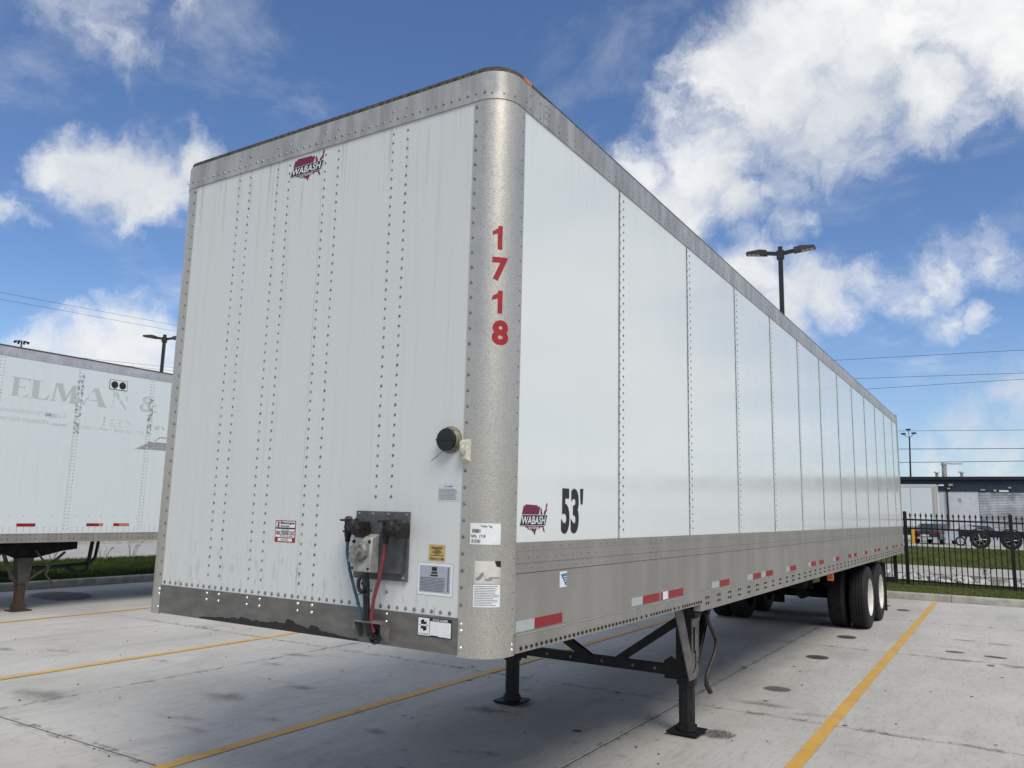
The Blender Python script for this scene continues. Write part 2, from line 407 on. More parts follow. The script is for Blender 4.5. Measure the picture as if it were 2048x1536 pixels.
ST_WET = stain_mat('drain_stain', (.13, .125, .115), .25, 5, .7)
def ghost(name, c, amt, scale, lo, hi):
    k = NodeM(name, .45); k.col(c); k.alpha(k.mul(k.ramp(k.noise(scale, 6, .65), lo, hi), amt)); return k.m
GHOST = ghost('ghost_lettering', (.565, .585, .56), .75, 5, .34, .50)
GHOST2 = ghost('ghost_lettering_patchy', (.60, .64, .63), .75, 9, .46, .58)
GHOST3 = ghost('ghost_streak', (.70, .74, .73), .8, 12, .42, .60)
SCUFF = ghost('scuffed_seam', (.24, .235, .23), .7, 21, .50, .56)
GHOSTD = ghost('ghost_drawing', (.30, .30, .31), .75, 30, .30, .55)
GRIME = ghost('rail_grime', (.10, .085, .06), .5, 22, .45, .62)
k = NodeM('joint_grime', .85); k.col((.13, .12, .10)); k.alpha(k.mul(k.ramp(k.noise(1.0, 7, .75, (7, 7, 1), 1.0), .48, .66), .55)); JGRIME = k.m
# greens and far things
def grass_mat(name, a, b, c2):
    k = NodeM(name, .8, spec=.15)
    c = k.mix(k.ramp(k.noise(.9, 6, .6), .35, .68), a, b)
    c = k.mix(k.mul(k.ramp(k.noise(5.5, 5, .65), .50, .72), .6), c, c2)
    k.col(c); k.bump(k.noise(35, 4), .5, .05); return k.m
GRASS = grass_mat('grass_ground', (.070, .088, .026), (.11, .125, .042), (.13, .115, .055))
BLADE = grass_mat('grass_blade', (.10, .135, .036), (.16, .19, .06), (.20, .175, .085))
BLADED = grass_mat('grass_blade_dark', (.030, .060, .014), (.060, .095, .024), (.07, .085, .03))
FIELD = grass_mat('mown_grass', (.080, .105, .030), (.11, .140, .042), (.075, .09, .03))
STONE = plain('pale_stone', (.47, .46, .44), .85, .0, .35, 3, .3, .3)
SOIL = plain('rubble_bed', (.20, .19, .17), .95, .0, .4, 6, .2)
FENCEB = plain('fence_black', (.010, .010, .011), .42, .0, .3, 12, .4)
POLE = plain('bronze_pole', (.022, .022, .022), .45, .2, .3, 8)
LEDP = plain('led_lens', (.50, .49, .46), .3, .0, .06, 30)
WIRE = plain('cable_black', (.03, .033, .04), .6, .0, .1, 3)
SIDING = plain('navy_siding', (.018, .035, .055), .5, .1, .2, 3)
FASCIA = plain('dark_fascia', (.010, .015, .022), .5, .1, .2, 3)
WALLW = plain('white_wall_paint', (.56, .57, .60), .6, .0, .07, 1.2)
DOORS = plain('galvanised_door', (.52, .53, .55), .35, .35, .35, .8)
GALV = plain('galvanised_pipe', (.40, .39, .35), .5, .4, .25, 3)
CARB = plain('black_car_paint', (.012, .012, .016), .12, .0, .2, 3, .6)
CARS = plain('silver_car_paint', (.42, .43, .45), .22, .4, .1, 3, .6)
GLASS = plain('dark_glass', (.03, .04, .045), .05, .0, .1, 3, .8)
CHROME = plain('chrome', (.62, .62, .63), .12, .9, .1, 6)
TAILR = plain('red_lamp', (.28, .01, .012), .2, .0, .1, 30)
ORANGE = plain('yellow_post_paint', (.55, .30, .03), .5, .0, .15, 6)
NAVY = plain('navy_panel', (.012, .018, .045), .35, .0, .2, 3)
LEAFM = grass_mat('weed_leaf', (.07, .10, .03), (.11, .13, .05), (.16, .14, .07))
STRAW = plain('straw_stem', (.12, .11, .06), .8, .0, .3, 20)

# ------------------------------------------------------------------ print helpers (flat print on real faces)
def glyphs(text, bold=0.0, shear=0.0, spacing=1.0):
    cu = bpy.data.curves.new('t', 'FONT'); cu.body = text; cu.size = 1; cu.dimensions = '2D'; cu.fill_mode = 'FRONT'
    cu.offset = bold; cu.shear = shear; cu.space_character = spacing; cu.resolution_u = 4
    ob = bpy.data.objects.new('t', cu); C.objects.link(ob)
    dg = bpy.context.evaluated_depsgraph_get(); dg.update()
    me = bpy.data.meshes.new_from_object(ob.evaluated_get(dg))
    vs = [(v.co.x, v.co.y) for v in me.vertices]; fs = [tuple(p.vertices) for p in me.polygons]
    bpy.data.objects.remove(ob); bpy.data.curves.remove(cu); bpy.data.meshes.remove(me)
    return vs, fs
def fit(g, u0, u1, v0, v1):
    vs, fs = g; xs = [p[0] for p in vs]; ys = [p[1] for p in vs]
    a, b, c_, d = min(xs), max(xs), min(ys), max(ys)
    return [(u0+(x-a)/(b-a)*(u1-u0), v0+(y-c_)/(d-c_)*(v1-v0)) for x, y in vs], fs
def rect(u0, u1, v0, v1): return [(u0, v0), (u1, v0), (u1, v1), (u0, v1)], [(0, 1, 2, 3)]
def poly(pts): return list(pts), [tuple(range(len(pts)))]
def lay(items, mp, cuts=None):
    mb = MB()
    for vs, fs in items:
        if cuts:
            bm = bmesh.new(); bv = [bm.verts.new((x, y, 0)) for x, y in vs]
            for f in fs:
                try: bm.faces.new([bv[i] for i in f])
                except ValueError: pass
            for cx in cuts:
                bmesh.ops.bisect_plane(bm, geom=bm.verts[:]+bm.edges[:]+bm.faces[:], plane_co=(cx, 0, 0), plane_no=(1, 0, 0), dist=1e-6)
            bm.verts.index_update()
            vs = [(v.co.x, v.co.y) for v in bm.verts]; fs = [tuple(v.index for v in f.verts) for f in bm.faces]; bm.free()
        mb.add([mp(*p) for p in vs], fs)
    return mb
def front(d): return lambda u, v: (u, -d, v)
def side(d, X=0.0): return lambda u, v: (X+d, u, v)
RC = .15
def corner_xy(s, off=0.0):
    f = .035
    if s < f: return (-.185+s, -off)
    a = (s-f)/RC
    if a < math.pi/2: return (-RC+(RC+off)*math.sin(a), RC-(RC+off)*math.cos(a))
    return (off, RC+s-f-RC*math.pi/2)
def onpost(d): return lambda u, v: (*corner_xy(u, d), v)
CUTS = [i*.012 for i in range(1, 27)]
def sheet(mp, u0, u1, v0, v1, mat, name, parent, cuts=None): return part(name, lay([rect(u0, u1, v0, v1)], mp, cuts), mat, parent, smooth_deg=30, recalc=False)
def lines(u0, u1, v0, v1, n, h, jitter=.25, rnd=random.Random(3)):
    out = []
    for i in range(n):
        v = v1-(i+.5)*(v1-v0)/n; out.append(rect(u0, u1-(u1-u0)*jitter*rnd.random(), v-h/2, v+h/2))
    return out
def bars(u0, u1, v0, v1, n, rnd=random.Random(5)):
    out = []; u = u0; w = (u1-u0)/n
    for i in range(n): out.append(rect(u0+i*w, u0+i*w+w*rnd.choice((.3, .5, .7)), v0, v1))
    return out

# ================================================================== THE SETTING
# ---- concrete lot, slab by slab
lot = thing('parking_lot', None, None, (0, 0, 0)); lot['kind'] = 'structure'
XS = [-14.4, -10.02, -5.38, -.77, 3.86, 8.5, 13.1, 17.7]
YS = [-15.8, -11.7, -7.6, -3.5, .52, 4.52, 8.98, 12.87, 17.05]
part('joint_bed', MB().box(-14.4, 17.7, -15.8, 17.05, -.08, -.0055), JOINT, lot)
for i in range(len(XS)-1):
    for j in range(len(YS)-1):
        dz = random.uniform(-.0012, .0012); gx = .008
        x0, x1, y0, y1 = XS[i]+gx, XS[i+1]-gx, YS[j]+gx, YS[j+1]-gx
        m = MB(); b = .0012; z = dz
        m.add([(x0,y0,-.005),(x1,y0,-.005),(x1,y1,-.005),(x0,y1,-.005),(x0,y0,z-b),(x1,y0,z-b),(x1,y1,z-b),(x0,y1,z-b),(x0+b,y0+b,z),(x1-b,y0+b,z),(x1-b,y1-b,z),(x0+b,y1-b,z)],
              [(0,1,5,4),(1,2,6,5),(2,3,7,6),(3,0,4,7),(4,5,9,8),(5,6,10,9),(6,7,11,10),(7,4,8,11),(8,9,10,11),(3,2,1,0)])
        part('concrete_slab', m, CONC, lot, smooth_deg=0)
def ragged_line(xc0, xc1, y0, y1, w=.105):
    m = MB(); n = int((y1-y0)/.12); vs = []
    for i in range(n+1):
        t = i/n; y = y0+(y1-y0)*t; xc = xc0+(xc1-xc0)*t
        vs += [(xc-w/2+random.uniform(-.003, .003), y, .0055), (xc+w/2+random.uniform(-.003, .003), y, .0055)]
    fs = [(2*i, 2*i+1, 2*i+3, 2*i+2) for i in range(n)]
    return m.add(vs, fs)
for a, b_ in ((.60, .50), (-2.955, -3.0), (-6.56, -6.62), (-10.40, -10.36), (4.25, 4.17), (7.9, 7.85)):
    part('painted_line', ragged_line(a, b_, -1.2 if a < 1 else -2.2, 16.75), YEL, lot, smooth_deg=0)
def stain(x, y, rx, ry, mat, rz=0.0, lift=.009):
    me = bpy.data.meshes.new('stain'); n = 20
    vs = [(math.cos(2*math.pi*i/n)*rx, math.sin(2*math.pi*i/n)*ry, 0) for i in range(n)]
    me.from_pydata(vs, [], [tuple(range(n))]); uvl = me.uv_layers.new(name='uv')
    for i in range(n): uvl.data[i].uv = (.5+.5*math.cos(2*math.pi*i/n), .5+.5*math.sin(2*math.pi*i/n))
    me.materials.append(mat); o = bpy.data.objects.new('stain', me); C.objects.link(o); o.parent = lot
    o.location = (x, y, lift); o.rotation_euler = (0, 0, rz)
for (x, y, rx, ry, mt) in ((-.137, 3.62, .20, .17, ST_DARK), (-.156, 5.675, .17, .16, ST_WET), (-.20, 7.92, .16, .17, ST_DARK2), (-.19, 10.02, .16, .18, ST_DARK2),
        (-.45, 12.9, .15, .16, ST_DARK2), (-.35, 15.2, .18, .18, ST_DARK2), (.1, 14.6, .14, .15, ST_DARK2),
        (-4.25, 2.05, .42, .30, ST_GREY), (-4.0, 2.72, .25, .16, ST_GREY), (-2.92, 2.35, .16, .12, ST_SCF), (-1.95, 3.15, .55, .30, ST_BRN), (-2.1, 3.1, .3, .22, ST_GREY),
        (-5.1, 3.35, .34, .16, ST_BRN), (-5.3, 3.9, .40, .12, ST_GREY), (-6.2, 2.7, .3, .12, ST_BRN), (-3.3, 1.75, .22, .14, ST_BRN), (-2.4, 2.0, .2, .13, ST_GREY),
        (-7.6, 2.35, .5, .18, ST_BRN), (-8.2, 2.0, .3, .14, ST_GREY), (-8.0, 4.6, .5, .15, ST_BRN), (-1.55, 1.95, .14, .10, ST_BRN), (-1.9, 1.75, .08, .07, ST_BRN),
        (-1.35, 2.05, .3, .16, ST_BRN), (-.55, 2.6, .12, .06, ST_BRN), (-.25, 2.05, .2, .10, ST_BRN), (-.05, 2.3, .16, .08, ST_BRN), (-2.2, 4.0, .2, .1, ST_BRN), (-1.1, 3.0, .05, .04, ST_DARK2), (-1.62, 1.42, .05, .035, ST_DARK2),
        (-13.0, 5.3, 1.0, .62, ST_WET), (1.25, 9.6, .14, .07, ST_DARK2), (1.72, 9.5, .16, .07, ST_DARK2), (1.3, 10.9, .22, .05, ST_DARK), (1.75, 10.8, .22, .05, ST_DARK), (1.68, 8.75, .05, .05, ST_DARK2),
        (1.3, 8.9, .3, .05, ST_DARK), (2.0, 8.85, .25, .05, ST_DARK), (-.1, 4.9, .5, .16, ST_GREY), (.35, 4.75, .4, .12, ST_SCF), (-5.6, 1.1, .7, .3, ST_GREY), (-3.9, 1.35, .45, .14, ST_SCF), (-3.55, 1.2, .4, .10, ST_SCF)):
    stain(x, y, rx, ry, mt, random.uniform(-.25, .25), .009 + random.uniform(0, .002))
def grime_strip(x0, x1, y0, y1, z):
    part('joint_grime', MB().add([(x0, y0, z), (x1, y0, z), (x1, y1, z), (x0, y1, z)], [(0, 1, 2, 3)]), JGRIME, lot, smooth_deg=0)
for i, yj in enumerate(YS[4:-1]): grime_strip(-9.5, 6.0, yj-.055, yj+.055, .0030)
for i, xj in enumerate(XS[2:4]): grime_strip(xj-.045, xj+.045, -1.0, 16.5, .0025)
grit = MB(); leaf = MB()
for q in range(230):
    x = random.uniform(-9, 3.2); y = random.uniform(.4, 14) if random.random() < .6 else random.uniform(.4, 4.5)
    if random.random() < .45: y = random.choice(YS[4:-1])+random.gauss(0, .05)
    rr_ = random.uniform(.004, .011); grit.dome((x, y, .0015), (0, 0, 1), rr_, rr_*.8, 5)
for q in range(70):
    x = random.uniform(-9, 3.2); y = random.uniform(.6, 9); a = random.uniform(0, 6.3); l = random.uniform(.012, .035); w = l*random.uniform(.25, .5)
    ca, sa = math.cos(a), math.sin(a); leaf.add([(x-ca*l, y-sa*l, .003), (x-sa*w, y+ca*w, .009), (x+ca*l, y+sa*l, .005), (x+sa*w, y-ca*w, .003)], [(0, 1, 2, 3)])
part('grit', grit, plain('dark_grit', (.09, .085, .08), .9, .0, .5, 40), lot, kind='stuff')
part('dry_leaf_bits', leaf, plain('dry_leaf', (.13, .085, .045), .9, .0, .4, 40), lot, kind='stuff', smooth_deg=0)
# ---- kerbs, stone by stone
def kerb_run(name, a, b, fixed, axis, out):
    t = thing(name, None, None); t['kind'] = 'structure'
    s = a
    while s < b - .1:
        e = min(s+3.04, b)
        q = [(0, -.06), (0, .115), (.014, .140), (.035, .150), (.165, .150), (.18, .14), (.18, -.06)]
        m = MB()
        if axis == 'x': m.prism([(fixed+out*p[0], p[1]) for p in q], 'x', s+.004, e-.004)
        else: m.prism([(fixed+out*p[0], p[1]) for p in q], 'y', s+.004, e-.004)
        part('kerbstone', m, KERB, t, smooth_deg=50); s = e
    return t
kerb_run('rear_kerb', -14.4, 26.0, 17.06, 'x', 1)
kerb_run('side_kerb', -16.0, 17.05, -14.41, 'y', -1)
kerb_run('road_kerb', -16.0, 40.0, -29.3, 'y', -1)
# ---- terrain strips behind the lot
def strip(name, prof, x0, x1, mat, axis='y', seg=40, amp=0.0, kind='structure'):
    m = MB(); vs = []; n = len(prof)
    for i in range(seg+1):
        x = x0+(x1-x0)*i/seg
        for (y, z) in prof:
            zz_ = z+random.uniform(-amp, amp)
            vs.append((x, y, zz_) if axis == 'y' else (y, x, zz_))
    fs = [(i*n+k, (i+1)*n+k, (i+1)*n+k+1, i*n+k+1) for i in range(seg) for k in range(n-1)]
    m.add(vs, fs); o = part(name, m, mat, None, kind=kind, smooth_deg=60); return o
strip('grass_strip', [(17.25, .135), (18.5, .12), (20.3, .05), (21.6, .05), (22.3, .02)], -14.4, 60, GRASS)
bed = strip('rock_bed', [(22.3, .02), (22.9, -.10), (24.3, -.02), (25.0, .11)], -40, 60, SOIL)
strip('far_path', [(25.0, .12), (25.02, .14), (28.4, .19), (28.5, .18)], -40, 60, PATHC)
strip('grass_field', [(28.5, .17), (31, .42), (33.6, .66)], -60, 80, FIELD)
strip('far_yard', [(33.6, .67), (45, .40), (58, .12), (66, .08), (110, .08)], -60, 90, PATHC)
strip('verge', [(-14.6, .13), (-16.5, .16), (-19.8, .12)], -16, 17.2, GRASS, 'x')
strip('side_road', [(-19.8, .02), (-29.28, .02)], -16, 40, PATHC, 'x')
part('ground', MB().add([(-900, -900, -.12), (900, -900, -.12), (900, 1500, -.12), (-900, 1500, -.12)], [(0, 1, 2, 3)]), FIELD, None, kind='structure', smooth_deg=0)
# ---- stones in the bed
base_stones = []
for q in range(5):
    bm = bmesh.new(); bmesh.ops.create_icosphere(bm, subdivisions=1, radius=.5)
    for v in bm.verts: v.co = v.co * random.uniform(.72, 1.15); v.co.z *= .7; v.co.x *= 1.2
    me = bpy.data.meshes.new('stone'); bm.to_mesh(me); bm.free(); me.materials.append(STONE); base_stones.append(me)
for q in range(210):
    o = bpy.data.objects.new('stone', random.choice(base_stones)); C.objects.link(o); o.parent = bed
    x = random.uniform(-3.2, 6.0); y = 22.5+2.3*random.random(); s = random.uniform(.14, .40)
    zb = -.09+.11*abs(y-23.2)/1.6
    o.location = (x, y, zb+s*.22); o.scale = (s, s*random.uniform(.7, 1), s*random.uniform(.7, 1)); o.rotation_euler = (random.uniform(-.4, .4), random.uniform(-.4, .4), random.uniform(0, 6.3))
# ---- grass blades
def blades(name, n, fx, fy, fz, h0, h1, mat, w=.006):
    vs = []; fs = []
    for i in range(n):
        x, y = fx(), fy(); z = fz(x, y); h = random.uniform(h0, h1)*random.choice((.6, .8, 1, 1, 1.15)); a = random.uniform(0, 6.28); ww = w*random.uniform(.7, 1.4)
        dx, dy = math.cos(a)*ww, math.sin(a)*ww; l = h*random.uniform(.1, .55); b = random.uniform(0, 6.28)
        k0 = len(vs); vs += [(x-dx, y-dy, z), (x+dx, y+dy, z), (x+math.cos(b)*l, y+math.sin(b)*l, z+h)]; fs.append((k0, k0+1, k0+2))
    m = MB(); m.v = vs; m.f = fs
    return part(name, m, mat, None, kind='stuff', smooth_deg=0, recalc=False)
def stripz(x, y):
    pr = [(17.25, .13), (18.5, .115), (20.3, .045), (21.6, .045), (22.4, .0)]
    for (a, za), (b, zb) in zip(pr, pr[1:]):
        if y <= b: return za+(zb-za)*(y-a)/(b-a)-.005
    return 0
R_ = random.random
g1 = blades('grass', 90000, lambda: -2.4+5.6*R_(), lambda: 17.27+5.0*R_(), stripz, .03, .085, BLADE, .008)
setp(g1, 'short rough grass along the kerb under the black fence', 'grass')
g2 = blades('grass', 70000, lambda: -19.7+5.1*R_(), lambda: 2.0+11.5*R_(), lambda x, y: .12, .05, .13, BLADED, .010)
setp(g2, 'dark green grass verge beyond the trailer with faded lettering', 'grass')
g3 = blades('grass', 60000, lambda: -3+8*R_(), lambda: 28.55+5.0*R_(), lambda x, y: .16+.10*(y-28.5), .03, .07, BLADE, .014)
setp(g3, 'mown green bank between the pale path and the parked vehicles', 'grass')

# ================================================================== WHITE TRAILER 1718
TW = 2.59; TL = 16.15
tr = thing('semi_trailer', 'large white box trailer numbered 1718 on its front corner post', 'trailer', (-1.295, 0, 0))
def mir(x): return -TW-x
# profile around the front, from the far side to the near side
def prof_path(off, ys_far, ys_near, n=10):
    p = [(-TW-off, ys_far, -1, 0)]
    for i in range(n+1):
        a = math.pi/2*i/n; p.append((-TW+RC-(RC+off)*math.cos(a), RC-(RC+off)*math.sin(a), -math.cos(a), -math.sin(a)))
    for i in range(n+1):
        a = math.pi/2*i/n; p.append((-RC+(RC+off)*math.sin(a), RC-(RC+off)*math.cos(a), math.sin(a), -math.cos(a)))
    p.append((off, ys_near, 1, 0)); return p
def post_path(near=True, n=12):
    p = []
    for i in range(n+1): 
        a = math.pi/2*i/n; p.append((-RC+RC*math.sin(a), RC-RC*math.cos(a), math.sin(a), -math.cos(a)))
    p = [(-.185, 0, 0, -1)] + p + [(0, .2, 1, 0)]
    if not near: p = [(mir(x), y, -nx, ny) for (x, y, nx, ny) in p]
    return p
# front panels
for x0, x1 in ((-2.409, -1.2565), (-1.2535, -.181)):
    fp = part('front_panel', MB().box(x0, x1, .0035, .03, 1.25, 3.86), FRONTW, tr)
    m = MB()
    for cx in (-1.98, -1.88, -1.632, -1.53, -1.233, -1.129, -.722, -.621):
        if not (x0 < cx < x1): continue
        z = 3.785
        while z > 1.34:
            if not (cx > -.8 and 1.40 < z < 1.78) and not (cx == -1.53 and False): m.dome((cx, .0034, z), (0, -1, 0), .0082)
            z -= .0516
    xx = x0+.03 if x0 < -2 else x0+.022
    while xx < x1-.01:
        m.dome((xx, .0034, 1.2915), (0, -1, 0), .0105); xx += .0525
    part('rivet_rows', m, RIVET, fp, kind='stuff')
part('backing_wall', MB().box(-2.40, -.19, .031, .05, 1.2, 3.9), BLACKD, tr)
# corner posts
for near in (True, False):
    cp = part('corner_post', MB().band(post_path(near), 1.102, 3.84, .006), CORNER, tr, smooth_deg=50)
    m = MB(); z = 3.7936; i = 0
    while z > 1.14:
        xf = -.168 if near else mir(-.168)
        if not (near and 1.98 < z < 2.11) and z > 1.27: m.dome((xf, 0, z), (0, -1, 0), .0098)
        if near: m.dome((0, .180, z-.02), (1, 0, 0), .0062)
        z -= .0768
    part('rivet_row', m, RIVET if near else RIVETD, cp, kind='stuff')
    m = MB()
    for z in (1.247, 1.218, 1.142): m.dome((xf, 0, z), (0, -1, 0), .0112, None, 8)
    if near:
        for z in (1.152, 1.128): m.dome((0, .183, z), (1, 0, 0), .0105, None, 8)
    part('sill_rivet', m, RIVETB, cp, kind='stuff')
# front sill
fs_ = part('front_sill', MB().box(-2.409, -.181, -.0015, .05, 1.109, 1.2735), SILL, tr)
m = MB()
for cx in (-1.972, -1.868, -1.627, -1.524, -1.227, -1.122, -.612):
    for z in (1.2555, 1.2195): m.dome((cx, -.0015, z), (0, -1, 0), .0092, None, 8)
part('sill_rivet', m, RIVETB, fs_, kind='stuff')
rnd = random.Random(11); up = []; x = -2.02
while x < -.78:
    t = (x+2.02)/1.24; h = .010+.030*math.sin(math.pi*min(1, t*1.05))*(.6+.6*rnd.random())
    if -1.30 < x < -1.24: h += .025
    if -1.13 < x < -1.06: h += .022
    up.append((x, 1.1095+h)); x += .022
part('oil_streak', lay([poly([(-.78, 1.1095)] + up[::-1] + [(-2.02, 1.1095)])], front(.0030)), OIL, fs_, recalc=False)
# top rail round the nose, roof edge, roof
nose = part('front_top_rail', MB().band(prof_path(.004, .38, .378), 3.827, 3.976, .008), TOPR, tr, smooth_deg=40)
m = MB(); x = -2.50
while x < -.12:
    m.dome((x, -.004, 3.866), (0, -1, 0), .0085); x += .0517
for x in (-1.985, -1.886, -1.637, -1.536, -1.239, -1.134, -.729, -.629): m.dome((x, -.004, 3.915), (0, -1, 0), .0085)
for i, s in enumerate((.10, .16, .22)):
    px, py = corner_xy(s, .004); a = (s-.035)/RC; m.dome((px, py, 3.857), (math.sin(a), -math.cos(a), 0), .007)
for y, z in ((.20, 3.895), (.20, 3.872), (.20, 3.845), (.24, 3.925), (.24, 3.85), (.345, 3.93), (.345, 3.845)): m.dome((.004, y, z), (1, 0, 0), .0062)
part('rivet_row', m, RIVET, nose, kind='stuff')
cap = part('roof_edge_strip', MB().band(prof_path(-.006, 16.1, 16.1), 3.974, 4.006, .03), DARKCAP, tr, smooth_deg=40)
m = MB(); x = -2.45
while x < -.13:
    m.dome((x, .006, 3.992), (0, -1, 0), .005); x += .052
part('rivet_row', m, BLACK, cap, kind='stuff')
rp = [(x, y) for (x, y, nx, ny) in prof_path(-.034, 16.1, 16.1)]
part('roof', MB().prism(rp, 'z', 3.98, 4.003), ROOFM, tr)
part('marker_lamp', MB().box(-.012, .006, .175, .245, 3.978, 3.998), AMBER, tr)
# near side: panels with their rivet rows
SEAMS = [.2] + [.1172+1.2565*i for i in range(1, 13)] + [16.06]
cols = {}
for i in range(13):
    a, b = SEAMS[i], SEAMS[i+1]
    sp = part('side_panel', MB().box(-.030, -.0035, a+.0045, b-.0045, 1.60, 3.845), SIDEW, tr)
    if i > 0:
        m = MB()
        for q, dy in enumerate((.016, .070)):
            z = 3.790-q*.02
            while z > 1.66: m.dome((-.0035, a+dy, z), (1, 0, 0), .0078, .0065); z -= .0525
        part('rivet_rows', m, RIVET, sp, kind='stuff')
        part('seam_bead', MB().box(-.006, .0030, a-.0035, a+.0040, 1.6195, 3.8265), SEAL, sp)
for i in range(13):
    part('side_panel', MB().box(-TW+.0035, -TW+.03, SEAMS[i]+.0022, SEAMS[i+1]-.0022, 1.60, 3.845), SIDEW, tr)
part('wall_core', MB().box(-.05, -.031, .2, 16.05, 1.2, 3.99), BLACKD, tr)
part('wall_core', MB().box(-TW+.031, -TW+.05, .2, 16.05, 1.2, 3.99), BLACKD, tr)
# near side top rail
srail = part('side_top_rail', MB().box(-.004, .003, .452, 16.06, 3.827, 3.985).box(-.004, .0055, .3815, .4515, 3.829, 3.978), TOPR, tr)
m = MB()
for y in (.40, .435):
    for z in (3.94, 3.905, 3.87): m.dome((.0055, y, z), (1, 0, 0), .006)
y = .552; i = 0
while y < 16.0:
    for z in (3.8885, 3.8555): m.dome((.003, y, z), (1, 0, 0), .006)
    y += (.100, .091, .100, .082, .1, .095)[i % 6]; i += 1
for s in SEAMS[1:-1]:
    m.dome((.003, s+.05, 3.945), (1, 0, 0), .005)
part('rivet_rows', m, RIVET, srail, kind='stuff')
part('side_top_rail', MB().box(-TW-.003, -TW+.004, .385, 16.06, 3.827, 3.985), TOPR, tr)
# near side lower rails
for X, sgn in ((0, 1), (-TW, -1)):
    def bx_(d, y0, y1, z0, z1):
        a, b = (X-.02*sgn, X+d*sgn); return MB().box(min(a, b), max(a, b), y0, y1, z0, z1)
    u = part('upper_rail', bx_(.0005, .2, 16.06, 1.5765, 1.619), LOWR, tr)
    u2 = part('middle_rail', bx_(.0045, .2, 16.06, 1.5205, 1.576), LOWR, tr)
    u3 = part('lower_rail', bx_(.0020, .2, 16.06, 1.4745, 1.520), LOWR, tr)
    part('rail_groove', bx_(-.003, .2, 16.06, 1.466, 1.474), GEARG, tr)
    sk = part('skirt_panel', bx_(.0, .2, 16.06, 1.196, 1.4705), LOWR, tr)
    m = MB()
    for (y0, y1, z0) in ((.2, 2.83, 1.109), (2.831, 16.06, 1.058)):
        a, b = (X-.05*sgn, X+.006*sgn); m.box(min(a, b), max(a, b), y0, y1, z0, 1.1955)
    bt = part('bottom_rail', m, LOWR, tr)
    if sgn > 0:
        for prt, z, d, st0 in ((u, 1.598, .0005, .27), (u2, 1.548, .0045, .21), (u3, 1.497, .002, .245)):
            m = MB(); y = st0
            while y < 16.0: m.dome((d, y, z+random.uniform(-.002, .002)), (1, 0, 0), .0062); y += .0945
            part('rivet_row', m, RIVETD, prt, kind='stuff')
        m = MB(); y = .249
        while y < 2.85:
            g_ = (.0, .0, .03)[int(y*5) % 3] if y > 1.4 else 0
            m.dome((.006, y, 1.129), (1, 0, 0), .0105, .010, 6); y += .049+g_
        y = 2.977
        while y < 15.9:
            for dy in (-.026, .026):
                for z in (1.108, 1.150): m.dome((.006, y+dy, z), (1, 0, 0), .0108, .010, 6)
            y += .283
        part('bolt_row', m, GLAD, bt, kind='stuff')
        part('rail_ridge', MB().box(-.01, .0085, .2, 16.06, 1.1900, 1.1945), plain('ridge_aluminium', (.36, .36, .34), .4, .2), bt)
        for (a, b, mt) in ((.210, .383, WHT), (.384, .668, REDT), (1.564, 1.736, WHT), (1.737, 2.020, REDT), (2.045, 2.075, REDT), (2.085, 2.175, PAPER), (2.188, 2.473, REDT), (3.115, 3.299, WHT), (3.300, 3.570, REDT),
                (4.107, 4.277, WHT), (4.278, 4.552, REDT), (4.570, 4.72, WHT), (4.733, 5.000, REDT), (5.55, 5.70, WHT), (5.707, 5.988, REDT), (6.6, 6.75, WHT), (6.756, 7.038, REDT), (7.224, 7.496, REDT), (8.13, 8.28, WHT), (8.286, 8.547, REDT),
                (9.265, 9.54, REDT), (9.56, 9.70, WHT), (9.72, 9.98, REDT), (10.64, 10.77, WHT), (10.778, 11.05, REDT), (11.66, 11.79, WHT), (11.804, 12.07, REDT), (12.27, 12.54, REDT), (13.16, 13.29, WHT), (13.304, 13.58, REDT), (14.33, 14.6, REDT), (14.82, 15.09, REDT), (15.75, 16.03, REDT)):
            part('reflective_tape', MB().box(-.001, .0016, a, b, 1.2035, 1.2535), mt, sk)
# rear frame and doors
part('rear_frame', MB().box(-.12, .009, 16.062, 16.16, 1.02, 4.035).box(-TW-.009, -TW+.12, 16.062, 16.16, 1.02, 4.035).box(-TW+.12, -.12, 16.062, 16.16, 3.86, 4.035).box(-TW+.12, -.12, 16.062, 16.16, 1.02, 1.2), TOPR, tr)
for x0, x1 in ((-TW+.125, -1.298), (-1.292, -.125)):
    dr = part('rear_door', MB().box(x0, x1, 16.08, 16.13, 1.205, 3.855), SIDEW, tr)
    part('lock_rod', MB().tube([(x0+.3, 16.15, 1.1), (x0+.3, 16.15, 3.9)], .014), RIVETB, dr)
# floor, crossmembers
part('floor', MB().box(-TW+.05, -.05, .05, 16.06, 1.19, 1.2), BLACKD, tr)
for i in range(50):
    y = .3+.32*i
    part('crossmember', MB().box(-TW+.06, -.055, y, y+.05, 1.126 if y < 2.9 else 1.075, 1.189), BLACKD, tr)
part('coupler_plate', MB().box(-2.1, -.5, .06, 1.5, 1.112, 1.125), BLACKD, tr)
